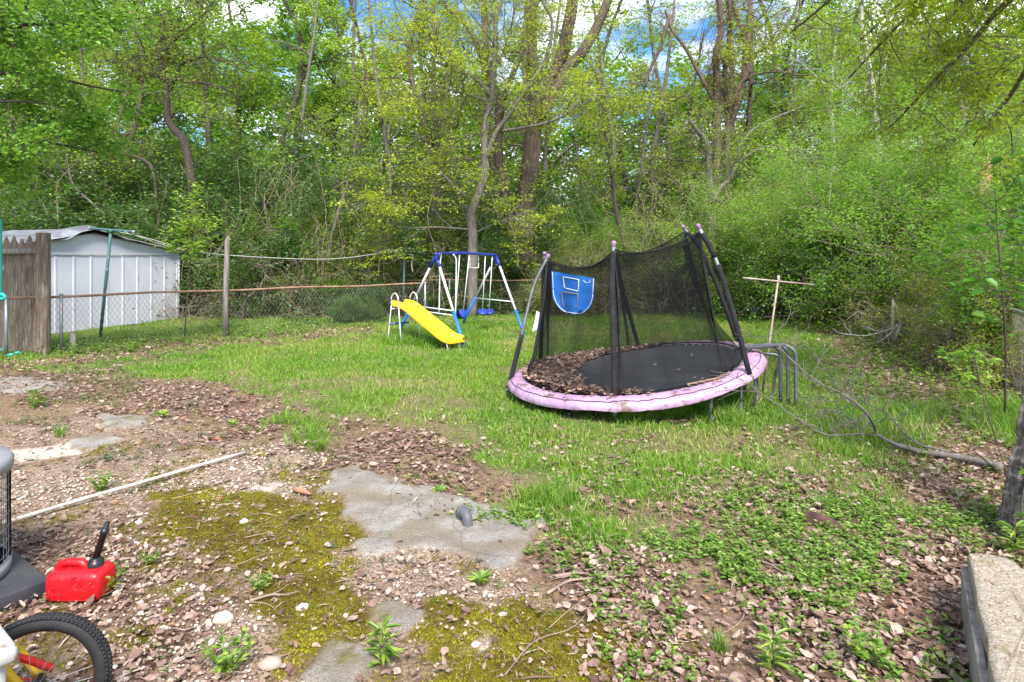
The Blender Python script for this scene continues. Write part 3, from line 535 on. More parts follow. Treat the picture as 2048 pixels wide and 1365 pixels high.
# ---------------- swing set
S = thing('swing_set', 'white and blue tubular swing set with yellow slide on the lawn', 'swing set', (-1.0, 13.7, 0))
aL, aR = P3(872, 509, 12.7), P3(992, 511, 14.75)
def foot(px, py): x_, y_ = G2(px, py); return np.array([x_, y_, float(gh(x_, y_)) - .02])
bar = curve([aL - (aR - aL) * .02, lerp(aL, aR, .3) + [0, 0, .035], lerp(aL, aR, .6) + [0, 0, .03], aR + (aR - aL) * .02], 16)
part(MB().tube(bar, .03, 10), 'top_bar', M_navy, S)
legs = [(aL, foot(795, 668)), (aL, foot(930, 697)), (aR, foot(924, 650)), (aR, foot(1049, 668))]; tfs = (.60, .62, .58, .70)
for (a, f), q in zip(legs, tfs):
    a = a + [0, 0, -.02]; l = part(MB().tube([lerp(a, f, .05), lerp(a, f, q + .02)], .027, 9), 'leg', M_white, S)
    sub(MB().tube([lerp(a, f, q), lerp(a, f, .86), f], [.034, .035, .035], 9), 'blue_foot_sleeve', M_blue, l, S.location)
    sub(MB().tube([a, lerp(a, f, .14)], .036, 9), 'top_bracket', M_navy, l, S.location)
    sub(MB().tube([lerp(a, f, q - .03), lerp(a, f, q - .028)], .030, 9), 'bolt', M_black, l, S.location)
part(MB().tube([lerp(aL, legs[0][1], .62), lerp(aL, legs[1][1], .62)], .014, 7).tube([lerp(aL, legs[0][1], .67), lerp(aL, legs[1][1], .67)], .012, 7), 'cross_brace', M_white, S)
part(MB().tube([lerp(aR, legs[2][1], .60), lerp(aR, legs[3][1], .60)], .014, 7), 'cross_brace', M_white, S)
def bp(f): return lerp(aL, aR, f) + [0, 0, .03]
# glider: two bent tubes with a footrest
gd = part(MB().tube(curve([bp(.08) + [.02, -.3, -.02], bp(.08) + [.02, -.28, -.10], bp(.08) + [.0, -.27, -.3], bp(.08) + [-.02, -.26, -1.30]], 16), .015, 7).tube(curve([bp(.25) + [.0, -.02, -.02], bp(.27) + [.04, .0, -.12], bp(.27) + [.05, 0, -.35], bp(.27) + [.03, 0, -1.45]], 16), .015, 7), 'glider_rods', M_white, S)
sub(MB().tube([bp(.06) + [0, -.28, 0], bp(.06) + [.02, -.28, -.06]], .04, 9).tube([bp(.27), bp(.27) + [0, 0, -.07]], .04, 9).tube([bp(.08) + [0, -.28, .0], bp(.24)], .018, 6), 'glider_hanger', M_navy, gd, S.location)
sub(MB().box(bp(.27) + [.0, 0, -1.46], (.14, .05, .02)), 'foot_rest', M_rust, gd, S.location)
# sling swing
f1, f2 = bp(.36), bp(.52); q1, q2 = P3(912, 617, f1[1]), P3(926, 628, f2[1])
sw = part(MB().tube([f1, q1], .011, 6).tube([f2, q2], .011, 6), 'swing_rods', M_white, S)
mid = (q1 + q2) / 2; st = MB(); uu = np.linspace(-1, 1, 15); A, B = np.meshgrid(uu, np.linspace(-1, 1, 7), indexing='ij')
ax1 = nrm((q2 - q1) * [1, 1, 0]); ax2 = np.array([ax1[1], -ax1[0], 0])
seat = mid + ax1 * (A * .24)[..., None] + ax2 * (B * .10)[..., None] + np.array([0, 0, 1.0]) * (-.16 + .17 * A ** 2 + .02 * B ** 2)[..., None]
sub(st.grid(seat).grid(seat[:, ::-1] - [0, 0, .02]), 'swing_seat', M_navy, sw, S.location)
# trapeze bar
t1, t2 = P3(940, 511, bp(.57)[1]), P3(957, 511, bp(.71)[1]); t1[2] = bp(.57)[2]; t2[2] = bp(.71)[2]; dz = np.array([0, 0, -.33])
part(MB().tube(curve([t1, t1 + dz * .85, t1 + dz + (t2 - t1) * .12, t2 + dz - (t2 - t1) * .12, t2 + dz * .85, t2], 24), .010, 6), 'trapeze_bar', M_white, S)
# two round seats
for px_, fr in ((966, .80), (979, .93)):
    a = bp(fr); b = P3(px_ - 1, 622, a[1]); r_ = part(MB().tube([a, b], .011, 6), 'seat_rod', M_white, S)
    sub(MB().lathe([(.001, .02), (.10, .02), (.125, .0), (.115, -.03), (.05, -.055), (.001, -.06)], b + [0, 0, -.02], 20, (.15 if px_ < 970 else -.1, -.55, 1)), 'disc_seat', M_navy, r_, S.location)
# slide with its ladder
M_yel = pm('yellow_plastic', (.82, .52, .02), (.74, .44, .01), 4, .38, .08, 12, spec=.5, spots=((.50, .36, .12), 11, .60))
tmid = np.array([*G2(804, 682)[:2], .80]); emid = np.array([*G2(911, 699)[:2], .20]); dv = nrm((emid - tmid) * [1, 1, 0]); sv = np.array([-dv[1], dv[0], 0])
Ls = np.linalg.norm((emid - tmid)[:2]); ss = np.linspace(-.12, Ls + .05, 34); f = np.clip(ss / Ls, 0, 1)
zc = np.interp(f, [0, .12, .3, .5, .7, .86, 1], [.80, .79, .66, .50, .36, .22, .19]); zc = np.convolve(np.pad(zc, 3, 'edge'), np.ones(7) / 7, 'valid')
cs = np.array([.86, 1]) * np.array([(-.225, -.07), (-.225, .045), (-.20, .06), (-.175, .045), (-.15, -.01), (0, -.025), (.15, -.01), (.175, .045), (.20, .06), (.225, .045), (.225, -.07)])
SL = (tmid * [1, 1, 0])[None, None] + dv * ss[:, None, None] + sv * cs[None, :, 0:1] + np.array([0, 0, 1.0]) * (zc[:, None, None] + cs[None, :, 1:2])
sl = part(MB().grid(SL).grid(SL[:, [0, 10]][:, ::-1]).add(np.vstack([SL[0], SL[-1]]), [(0, 1, 2, 3), (0, 3, 4, 5), (0, 5, 6, 10), (6, 7, 8, 9), (6, 9, 10, 10)][:4] + [(11, 14, 13, 12), (11, 16, 15, 14), (11, 21, 17, 16), (17, 20, 19, 18)]), 'slide', M_yel, S)
lad = MB()
for s2 in (-1, 1):
    b = tmid + sv * .24 * s2; f0 = np.array([*(b - dv * .16)[:2], 0]); f1_ = np.array([*(b + dv * .30)[:2], 0])
    lad.tube(np.vstack([curve([f0, lerp(f0, b - dv * .04, .5), b - dv * .04 + [0, 0, -.05]], 6), curve([b - dv * .04, b - dv * .03 + [0, 0, .13], b + dv * .08 + [0, 0, .21], b + dv * .19 + [0, 0, .13], b + dv * .20 + [0, 0, 0]], 14), curve([b + dv * .21 + [0, 0, -.06], f1_], 4)]), .013, 7)
lad.tube([tmid - dv * .04 - sv * .24 + [0, 0, -.12], tmid - dv * .04 + sv * .24 + [0, 0, -.12]], .012, 6)
la = part(lad, 'ladder', M_white, S); ra = tmid - dv * .10; ra[2] = .36
sub(MB().tube([ra - sv * .25, ra + sv * .25], .018, 7), 'rung', M_navy, la, S.location)
part(MB().tube([emid + sv * .17 - dv * .08 + [0, 0, 0], [*(emid + sv * .17 - dv * .02)[:2], 0]], .012, 6).tube([emid - sv * .17 - dv * .08, [*(emid - sv * .17 - dv * .02)[:2], 0]], .012, 6), 'slide_foot', M_white, S)
# ---------------- clothes-line posts and ropes
def tpost(name, label, foot_, top, b0, b1, r, mat, extra=True):
    o = thing(name, label, 'clothes post', tuple(foot_)); part(MB().tube([foot_, top], r, 10), 'post', mat, o)
    part(MB().tube([b0, b1], r * .85, 10), 'cross_bar', mat, o); part(MB().tube([top + [0, 0, -.06], top + [0, 0, .03]], r * 1.35, 10), 'collar', mat, o)
    return o
f_ = np.array([*G2(200, 676), 0.0]); tp1 = P3(222, 461, f_[1]); b0, b1 = P3(180, 457, f_[1] + .25), P3(268, 464, f_[1] - .25)
o = tpost('clothes_post', 'green painted T-shaped clothes post leaning in front of the white shed', f_ - [0, 0, .05], tp1, b0, b1, .032, M_green)
part(MB().tube([b1, b1 + [.0, -.01, -.07]], .02, 7).tube([b0 + [.01, 0, 0], b0 + [-.03, 0, 0]], .034, 9).tube([b1 - [.03, 0, 0], b1 + [.02, 0, 0]], .034, 9), 'bar_end_cap', M_galv, o)
f_ = np.array([(806 - 1024) * 17.3 / F, 17.3, 0.0]); tp2 = P3(809, 502, 17.3); c0, c1 = P3(773, 500, 17.1), P3(848, 507, 17.5)
o2 = tpost('clothes_post', 'green T-shaped clothes post behind the swing set with rope hanging off it', f_, tp2, c0, c1, .032, M_green)
part(MB().tube(curve([P3(822, 506, 17.4), P3(826, 515, 17.35), P3(823, 530, 17.35), P3(826, 545, 17.35)], 10), .018, 5).tube(curve([c0, P3(780, 506, 17.1), P3(785, 500, 17.1), P3(795, 506, 17.1)], 10), .02, 5), 'tangled_rope', M_rope, o2)
f_ = P3(1524, 792, 7.58) * [1, 1, 0]; tp3 = P3(1557, 556, 7.58)
tpost('clothes_post', 'thin rusty T-shaped clothes post leaning beside the trampoline', f_, tp3, P3(1486, 556, 7.5), P3(1628, 570, 7.65), .012, pm('rust_peeling_white', (.34, .20, .13), (.52, .46, .42), 8, .75, .2, 40))
tag(MB().tube(curve([b1 + [-.2, 0, 0], P3(352, 497, 13.6), P3(460, 511, 14.2), P3(640, 519, 15.4), P3(740, 510, 16.6), c0], 40), .009, 5).tube(curve([tp1 + [0, 0, 0], P3(300, 478, 13.4), P3(352, 495, 13.6), P3(380, 499, 13.8)], 12), .008, 5).build('clothes_line', M_rope), 'long white clothes line strung between the two green posts', 'clothes line')
# ---------------- shed with tarp
Sh = thing('storage_shed', 'white ribbed metal garden shed behind the chain-link fence', 'shed', (-10.3, 14.5, 0))
wa = np.array([-10.97, 12.1]); wb = np.array([-9.5, 17.1]); wd = (wb - wa) / np.linalg.norm(wb - wa); wn_ = np.array([wd[1], -wd[0]]); LW = np.linalg.norm(wb - wa); DP = 2.6; HT = 1.84
M_shed = pm('white_metal_siding', (.52, .52, .60), (.60, .60, .66), 1.6, .42, .03, spots=((.36, .27, .22), 4, .64), spec=.4)
M_trim = pm('white_trim', (.55, .55, .58), (.47, .47, .50), 4, .45)
def W3(s, z, d=0): p = wa + wd * s + wn_ * d; return np.array([p[0], p[1], z])
wall = MB(); xs = []; 
for i in range(17):
    s0 = LW - .02 - i * (LW / 12.2); 
    if s0 < .0: break
    xs += [(s0, 0), (s0 - .012, .013), (s0 - .05, .013), (s0 - .062, 0)]
xs = [(0, 0)] + sorted([(max(a, 0.001), b) for a, b in xs]); 
wall.grid(np.array([[W3(s, 0, d), W3(s, HT, d)] for s, d in xs]))
wall.add([W3(0, 0), W3(0, HT), W3(0, HT, -DP), W3(0, 0, -DP), W3(LW, 0), W3(LW, 0, -DP), W3(LW, HT, -DP), W3(LW, HT)], [(0, 1, 2, 3), (4, 5, 6, 7)])
part(wall, 'ribbed_wall', M_shed, Sh, smooth=False)
gab = MB().add([W3(0, HT, .0), W3(LW, HT, .0), W3(LW, HT + .05, .0), W3(LW / 2, HT + .48, .0), W3(0, HT + .05, .0)], [(0, 1, 2, 3)], .5).add([W3(0, HT, .0), W3(LW / 2, HT + .48, .0), W3(0, HT + .05, .0)], [(0, 1, 2)])
part(gab, 'gable', M_shed, Sh, smooth=False)
part(MB().add([W3(0, HT - .03, .03), W3(LW, HT - .03, .03), W3(LW, HT + .02, .03), W3(0, HT + .02, .03), W3(LW, HT - .03, 0), W3(LW, HT + .02, 0)], [(0, 1, 2, 3), (1, 4, 5, 2)]), 'wall_trim', M_trim, Sh, smooth=False)
part(MB().box(W3(LW, HT / 2, 0), (.05, .05, HT), math.atan2(wd[1], wd[0])), 'corner_post', M_trim, Sh)
rf = MB().add([W3(-.1, HT + .02, .08), W3(LW / 2, HT + .5, .08), W3(LW / 2, HT + .5, -DP), W3(-.1, HT + .02, -DP), W3(LW + .1, HT + .02, .08), W3(LW + .1, HT + .02, -DP)], [(0, 3, 2, 1), (4, 1, 2, 5)])
part(rf, 'roof', M_trim, Sh, smooth=False)
rg = np.random.default_rng(3); U, Vv = np.meshgrid(np.linspace(0, 1, 70), np.linspace(0, 1, 24), indexing='ij'); s = -.2 + U * (LW + .35)
zt = HT + .05 + .5 * (1 - np.abs(s - LW / 2) / (LW / 2 + .15)) + .04 + .03 * fbm(s * 3, Vv * 5, 1, 33); dtp = .13 - Vv * (DP + .2)
edge = Vv < .06; zt = zt - edge * (.07 + .14 * vnoise(s * 2.2, s * 0, 1, 35) * np.exp(-((s - LW * .42) / .7) ** 2) + .02 * vnoise(s * 5, s * 0, 1, 36)); zt += .10 * np.exp(-((s - LW * .5) / .5) ** 2) * np.exp(-(Vv / .3) ** 2)
TPp = wa[None, None] + wd * s[..., None] + wn_ * (dtp + .03 * edge)[..., None]
tag(MB().grid(np.dstack([TPp, zt])).build('tarp', pm('grey_tarp', (.11, .115, .13), (.24, .245, .27), 3, .45, .6, 6, lo=.4, hi=.6), smooth=True), 'crumpled silver-grey tarp draped over the shed roof', 'tarp')
# ---------------- chain-link fences
M_wire = pm('fence_wire', (.30, .29, .28), (.18, .14, .11), 3, .6, 0, metal=.3)
def chain(name, label, pts, top, posts, mesh=True, rail=.024, step=.085, wr=.0024, railmat=None):
    o = thing(name, label, 'fence', (pts[0][0], pts[0][1], 0)); P = np.array(pts, float); d = np.linalg.norm(np.diff(P, axis=0), axis=1); cum = np.concatenate([[0], np.cumsum(d)])
    at_ = lambda s, z: np.array([np.interp(s, cum, P[:, 0]), np.interp(s, cum, P[:, 1]), z]); Lf = cum[-1]
    part(MB().tube([at_(s, top + .012 * math.sin(s * 2.1)) for s in np.linspace(0, Lf, 24)], rail, 9), 'top_rail', railmat or M_rust, o)
    for s in posts: part(MB().tube([at_(s, -.05), at_(s, top + .02)], .028, 9).lathe([(.03, 0), (.036, .01), (.03, .035), (.001, .045)], at_(s, top + .01), 10), 'post', M_galv, o)
    if mesh:
        w_ = MB(); hh = top - .05
        for s in np.arange(-hh * .5, Lf, step):
            for sg in (1, -1):
                a, b = (s, s + hh * .62) if sg > 0 else (s + hh * .62, s); a2, b2 = max(0, min(Lf, a)), max(0, min(Lf, b))
                if a2 == b2: continue
                f0, f1 = (a2 - a) / (b - a), (b2 - a) / (b - a)
                q = [at_(lerp(a, b, f), .03 + hh * f) for f in (f0, (f0 + f1) / 2, f1)]
                w_.tube(q, wr, 3, False)
        part(w_, 'wire_mesh', M_wire, o)
    return o
chain('chain_link_fence', 'waist-high chain-link fence with rusty top rail running past the shed', [(-9.9, 9.55), (-8.96, 10.5), (-6.27, 13.1), (-2.3, 16.5)], 1.03, (1.42, 2.2, 5.1, 10.2))
chain('chain_link_fence', 'farther chain-link fence with rusty rail at the edge of the woods behind the swing set', [(-8.5, 18.6), (-2.0, 18.3), (1.5, 18.2)], 1.05, (.5, 3.4, 6.6, 9.8), step=.11)
chain('chain_link_fence', 'overgrown chain-link fence half hidden by vines at the right edge', [(6.2, 7.2), (7.0, 8.6), (8.6, 11.2)], 1.05, (.1, 3.6), railmat=M_galv)
# wooden post by the fence, short stub post
o = tag(MB().tube([(-6.22, 13.05, -.1), (-6.23, 13.05, .9), (-6.19, 13.05, 2.12), (-6.17, 13.05, 2.20)], [.065, .062, .052, .02], 7).build('wooden_post', M_woodg), 'tall thin weathered wooden post tied to the chain-link fence', 'post')
x_, y_ = G2(139, 702); tag(MB().tube([(x_, y_ + .1, -.1), (x_, y_ + .1, .32)], .055, 8).build('post_stub', M_woodg), 'short grey wooden stub behind the fence near the shed', 'post')
x_, y_ = G2(500, 690)
# ---------------- wooden stockade fence at the left
Wf = thing('wooden_fence', 'weathered brown picket privacy fence at the left edge of the yard', 'fence', (-8.9, 10.9, 0))
p0 = P3(98, 712, 10.75); p0[2] = 0; px0 = p0[0]
for i in range(9):
    xx = px0 - .24 - .085 - i * .158; yy = 10.9 + i * .02; hh = 2.12 + .03 * math.sin(i * 2.3)
    b = MB(); wv = .070; th_ = .012
    pr = [(-wv, 0), (wv, 0), (wv, hh - .14), (wv * .45, hh - .07), (wv * .25, hh - .02), (0, hh), (-wv * .25, hh - .02), (-wv * .45, hh - .07), (-wv, hh - .14)]
    fr = np.array([(xx + a, yy - th_, z) for a, z in pr]); bk_ = fr + [0, 2 * th_, 0]
    k = len(pr); b.add(np.vstack([fr, bk_]), [(i_, (i_ + 1) % k, (i_ + 1) % k + k, i_ + k) for i_ in range(k)]); b.add(fr, [(0, 1, 2, 8), (8, 2, 3, 7), (7, 3, 4, 6)]); b.add(fr[[4, 5, 6]], [(0, 1, 2)])
    part(b, 'picket', M_wood, Wf, smooth=False)
part(MB().box((px0 - .95, 10.86, 1.86), (1.42, .06, .09)), 'rail', M_woodg, Wf, bevel=.008)
part(MB().box((px0 - .10, 10.75, 1.08), (.195, .13, 2.22)), 'post', M_wood, Wf, bevel=.02)
M_teal = pm('teal_plastic', (.03, .42, .36), (.04, .5, .44), 4, .4)
xx = (2 - 1024) * 10 / F
tag(MB().box((xx - .045, 10, 1.74), (.1, .05, 1.3)).build('teal_sheet', M_teal, bevel=.01), 'turquoise plastic panel edge beside the wooden fence at the left edge', 'panel')
tag(MB().tube(curve([P3(-6, 588, 10), P3(6, 590, 10), P3(10, 596, 10), P3(-6, 600, 10)], 12), .03, 6).build('teal_strap', M_teal), 'turquoise strap tied round the fence rail at the left edge', 'strap')
for i, (px_, py_) in enumerate(((5, 706), (22, 716), (36, 712))):
    x_, y_ = G2(px_, py_); q = rocks(np.random.default_rng(i), np.array([[x_, y_, .05]]), np.array([.06])); tag(q.build('teal_scrap', M_teal), ['leftmost', 'middle', 'rightmost'][i] + ' turquoise plastic scrap on the ground under the wooden fence', 'scrap', 'turquoise scraps')
# ---------------- air conditioner on its pad
pc = np.array([-2.40, 3.12]); d1 = np.array([-.82, .57]); d2 = np.array([-.57, -.82]); d1 /= np.linalg.norm(d1); d2 /= np.linalg.norm(d2); cpad = pc + .47 * d1 + .47 * d2
tag(MB().box((cpad[0], cpad[1], .035), (.94, .94, .09), math.atan2(d1[1], d1[0])).build('equipment_pad', pm('dark_plastic_pad', (.035, .035, .042), (.06, .06, .066), 5, .55, .1, 60, spots=((.18, .15, .12), 18, .62)), bevel=.012), 'dark grey square pad under the air conditioner', 'pad')
AC = thing('air_conditioner', 'round grey outdoor air conditioner with wire guard standing on the dark pad', 'air conditioner', (-2.99, 3.02, .08))
c = np.array([-3.01, 3.02, .08]); rA = .36; hA = .60
M_acg = pm('grey_painted_metal', (.30, .30, .32), (.25, .25, .27), 4, .4)
part(MB().lathe([(rA + .005, 0), (rA + .02, .01), (rA + .02, .06), (rA, .065)], c, 48), 'base_ring', M_acg, AC)
part(MB().lathe([(rA + .002, hA - .06), (rA + .028, hA - .055), (rA + .03, hA - .01), (rA + .015, hA + .012), (rA * .8, hA + .03), (.001, hA + .045)], c, 48), 'top_cover', M_acg, AC)
fin = MB(); 
for k in range(150):
    a = k / 150 * 6.2832; fin.box(c + [math.cos(a) * (rA - .045), math.sin(a) * (rA - .045), .30], (.03, .0035, .5), a)
part(fin, 'coil_fins', pm('dark_fins', (.10, .105, .12), (.06, .06, .07), 9, .5, metal=.5), AC)['kind'] = 'stuff'
part(MB().lathe([(rA - .06, .05), (rA - .06, .55)], c, 40), 'coil_core', M_black, AC)
gd_ = MB()
for k in range(56):
    a = k / 56 * 6.2832; gd_.tube([c + [math.cos(a) * (rA + .008), math.sin(a) * (rA + .008), .05], c + [math.cos(a) * (rA + .008), math.sin(a) * (rA + .008), .56]], .0022, 4, False)
for z in np.linspace(.10, .52, 7):
    a = np.linspace(0, 6.2832, 49)[:-1]; gd_.tube(np.stack([c[0] + np.cos(a) * (rA + .01), c[1] + np.sin(a) * (rA + .01), np.full(48, c[2] + z)], 1), .0026, 4, closed=True)
part(gd_, 'wire_guard', M_galv, AC)
for a in (R(-30), R(40), R(130), R(220)): part(MB().box(c + [math.cos(a) * (rA + .006), math.sin(a) * (rA + .006), .3], (.02, .05, .52), a), 'corner_strut', M_black, AC)
# ---------------- red fuel can
GC = thing('gas_can', 'red plastic fuel can with black spout standing on the gravel', 'fuel can', (-2.2, 3.1, 0), rz=0)
def rbox(cx, cy, cz, wx, wy, wz, e=.035, n=7):   # rounded block from super-ellipse slices
    prof = []
    for q in np.linspace(-math.pi / 2, math.pi / 2, 11): prof.append((1 - .0 * 0, math.copysign(abs(math.sin(q)) ** .45, math.sin(q)), abs(math.cos(q)) ** .30))
    th = np.linspace(0, 2 * math.pi, 49)[:-1]; ex = .32
    X = np.sign(np.cos(th)) * np.abs(np.cos(th)) ** ex; Y_ = np.sign(np.sin(th)) * np.abs(np.sin(th)) ** ex
    V = np.array([[(cx + x * wx / 2 * k, cy + y * wy / 2 * k, cz + zz * wz / 2) for x, y in zip(X, Y_)] for _, zz, k in prof]); return V
M_red = pm('red_plastic', (.58, .006, .014), (.48, .006, .012), 5, .38, .10, 40, spec=.5, spots=((.30, .05, .035), 26, .60))
x0, x1 = G2(94, 1196)[0], G2(222, 1196)[0]; xc = (x0 + x1) / 2; wx = (x1 - x0) * .86; yc = 3.10
body = MB(); V = rbox(xc, yc, .077, wx, .165, .154)
body.grid(V, cu=True); 
# shape the shoulder: right half a little lower-sloped, left end tapered
part(body, 'tank', M_red, GC)
part(MB().tube(curve([(xc - wx * .43, yc, .11), (xc - wx * .40, yc, .152), (xc - wx * .30, yc, .172), (xc - wx * .05, yc, .175), (xc + wx * .05, yc, .166), (xc + wx * .10, yc, .145)], 18), .020, 10), 'handle', M_red, GC)
emb = MB(); a = np.linspace(0, 6.283, 33)[:-1]
for rad in (.028, .016): emb.tube(np.stack([xc + wx * .12 + rad * np.cos(a), np.full(32, yc - .0835), .112 + rad * np.sin(a)], 1), .0022, 5, closed=True)
emb.tube([(xc - wx * .36, yc - .083, .076), (xc + wx * .34, yc - .083, .076)], .002, 5).tube([(xc - wx * .36, yc - .083, .025), (xc + wx * .34, yc - .083, .025)], .002, 5).tube([(xc - wx * .36, yc - .083, .025), (xc - wx * .36, yc - .083, .076)], .002, 5)
part(emb, 'raised_moulding', M_red, GC)
M_blk = pm('black_plastic', (.015, .015, .017), (.025, .025, .028), 9, .35)
cp = np.array([xc + wx * .24, yc + .01, .150]); cap = part(MB().lathe([(.036, 0), (.037, .028), (.03, .03), (.03, .038), (.02, .046), (.001, .046)], cp, 24), 'cap', M_blk, GC)
sp_ = cp + [0, 0, .04]; e_ = sp_ + [.042, .03, .175]
sub(MB().tube([sp_, lerp(sp_, e_, .68), lerp(sp_, e_, .69), lerp(sp_, e_, .80), lerp(sp_, e_, .81), e_], [.017, .016, .020, .020, .014, .012], 14), 'spout', M_blk, cap, GC.location)
# ---------------- white plastic pipe, pipe elbow
a = np.array([*G2(5, 1053), .02]); b = np.array([*G2(490, 911), .022]); 
tag(MB().tube([lerp(a, b, f) + [0, 0, .012 * math.sin(f * 3.14) + float(gh(*lerp(a, b, f)[:2])) * .5] for f in np.linspace(0, 1, 9)], .0135, 12).build('plastic_pipe', pm('dirty_white_plastic', (.60, .57, .52), (.45, .40, .32), 5, .5, spots=((.25, .18, .12), 9, .62))), 'long dirty white plastic pipe lying on the gravel', 'pipe')
x_, y_ = G2(931, 1052); q = curve([(x_ + .014, y_ - .01, -.01), (x_ + .014, y_ - .01, .03), (x_ + .008, y_, .06), (x_ - .012, y_ + .03, .075), (x_ - .025, y_ + .05, .07)], 14)
EL = thing('pipe_elbow', 'grey plastic pipe elbow sticking up from the concrete slab', 'pipe fitting', (x_, y_, 0)); MgP = pm('grey_plastic', (.085, .085, .095), (.12, .12, .13), 9, .5)
part(MB().tube(q[:-1], .034, 18, False), 'bend', MgP, EL); part(MB().tube([q[0], q[0] + [0, 0, .022]], .039, 18), 'collar', MgP, EL)
part(MB().lathe([(.034, -.004), (.039, -.002), (.039, .02), (.033, .02), (.030, .0), (.001, -.012)], q[-2], 18, tuple(q[-1] - q[-2])), 'open_end', MgP, EL)
# ---------------- concrete kerb wall with board, at the right
CW = thing('concrete_wall', 'low pebbly concrete wall end at the bottom right with a board along its side', 'wall', (2.1, 2.6, 0)); top = .30
pl = np.array([.03, 0]) + np.array([(2.21, 2.95), (2.30, 2.955), (2.37, 2.90), (2.31, 2.60), (2.22, 2.30), (1.95, 1.75), (1.40, 1.75), (1.62, 2.06)])
rg = np.random.default_rng(31)
pts = []; 
for i in range(8):
    a_, b_ = pl[i], pl[(i + 1) % 8]
    for f in np.linspace(0, 1, 9)[:-1]: pts.append(lerp(a_, b_, f) + rg.normal(0, .0035, 2))
pts = np.array(pts); cen = pts.mean(0); rings = [(0, 1.0), (.15, 1), (top - .03, 1), (top - .008, .99), (top, .965), (top + .002, .8), (top, .6), (top + .003, .4), (top, .2), (top, .02)]
V = np.array([[(*(cen + (p - cen) * k), z + (rg.normal(0, .0022) if z > .2 else 0)) for p in pts] for z, k in rings])
M_conc = pm('exposed_aggregate', (.30, .255, .195), (.46, .39, .30), 45, .9, 1.0, 60, lo=.35, hi=.6, spots=((.26, .22, .10), 5, .60))
part(MB().grid(V, cu=True), 'coping', M_conc, CW)
st_ = rg.random((900, 2)); PP = []
for f, g_ in st_:
    L_ = lerp((2.235, 2.93), (1.63, 1.95), f); R_ = lerp((2.34, 2.88), (2.02, 1.9), f); PP.append((*lerp(L_, R_, .03 + .94 * g_), top + .0))
part(rocks(rg, np.array(PP), rg.gamma(3, .0014, 900) + .0015, .4, var=rg.random(900) ** 1.7 * .55), 'pebbles', mS, CW)['kind'] = 'stuff'
dl = nrm(np.array([2.21 - 1.62, 2.95 - 2.06])); nl = np.array([-dl[1], dl[0]]); mc = (np.array([2.21, 2.95]) + [1.50, 1.88]) / 2 + nl * .012
part(MB().box((mc[0] + .03, mc[1], .11), (1.25, .030, .25), math.atan2(dl[1], dl[0])), 'side_board', M_woodg, CW, bevel=.004)
# ---------------- bicycle leaning on a white box, bottom left
BK = thing('bicycle', "child's bicycle with black tyre, red rim and yellow frame at the bottom left corner", 'bicycle', (-1.6, 2.1, 0))
wc = np.array([-1.68, 2.11, .243]); ya = R(14); ex = np.array([math.cos(ya), math.sin(ya), 0]); ez = nrm(np.array([.05, .10, 1.0])); wN = np.cross(ex, ez)
th = np.linspace(0, 6.2832, 97)[:-1]; circ = lambda r: wc + r * (np.cos(th)[:, None] * ex + np.sin(th)[:, None] * ez)
def wheel(wc, nm='wheel'):
    wh = thing(nm, None, None, (0, 0, 0)); return wh
M_tyre = pm('black_rubber', (.018, .018, .02), (.03, .03, .032), 20, .7, .3, 120)
tyre = MB().tube(circ(.211), .027, 12, closed=True); kn = MB()
ww = part(MB().tube(circ(.188), .008, 8, closed=True), 'wheel', pm('red_rim', (.22, .02, .008), (.30, .035, .01), 5, .35, metal=.2), BK)
sub(tyre, 'tyre', M_tyre, ww, BK.location)
for k in range(96):
    a = k / 96 * 6.2832; rd = math.cos(a) * ex + math.sin(a) * ez; tg = -math.sin(a) * ex + math.cos(a) * ez
    for o_ in (-.019, 0, .019): kn.box(wc + rd * (.237 - abs(o_) * .28) + wN * o_, (.005, .012, .012), M=np.array([rd, wN, tg]).T)
sub(kn, 'tread', M_tyre, ww, BK.location)['kind'] = 'stuff'
spk = MB()
for k in range(28):
    a = k / 28 * 6.2832; b_ = a + (.35 if k % 2 else -.35); spk.tube([wc + .184 * (math.cos(a) * ex + math.sin(a) * ez), wc + .02 * (math.cos(b_) * ex + math.sin(b_) * ez) + wN * (.03 if k % 4 < 2 else -.03)], .0012, 4, False)
sub(spk, 'spokes', M_galv, ww, BK.location); sub(MB().tube([wc - wN * .045, wc + wN * .045], .02, 12), 'hub', M_blk, ww, BK.location)
M_yf = pm('yellow_paint', (.80, .48, .01), (.74, .42, .01), 5, .3); M_rp = pm('red_paint', (.62, .03, .02), (.55, .02, .015), 5, .3)
back = -wN if wN[1] < 0 else wN; hd = wc + ex * -.32 + np.array([0, .02, .30]); bb = wc + np.array([-.42, .02, .02])
part(MB().tube(curve([wc + back * .05 + [0, 0, 0], wc + back * .05 + [-.12, 0, .12], hd], 10), .016, 10).tube(curve([wc - back * .05, wc - back * .05 + [-.12, 0, .12], hd], 10), .016, 10), 'fork', M_yf, BK)
part(MB().tube([hd, hd + [-.5, .05, .02]], .018, 10).tube([hd + [0, 0, -.05], bb + [-.1, 0, 0]], .018, 10), 'frame', M_yf, BK)
part(MB().tube([bb, wc + [-.05, .06, -.03]], .013, 8).tube([hd + [-.15, .05, -.05], wc + [.02, .06, .02]], .013, 8), 'stay', M_rp, BK)
part(MB().tube([hd, hd + [.02, 0, .12], hd + [.0, .0, .2]], .013, 8).tube(curve([hd + [-.02, -.2, .24], hd + [0, -.1, .2], hd + [0, .1, .2], hd + [-.02, .2, .24]], 12), .011, 8), 'handlebar', M_blk, BK) if False else None
bx = thing('storage_box', 'corner of a white box at the bottom left beside the bicycle', 'box', (-1.45, 1.4, 0))
Mx_ = pm('white_box_plastic', (.52, .51, .49), (.40, .39, .37), 6, .6, .1, 30, spots=((.25, .21, .16), 9, .56))
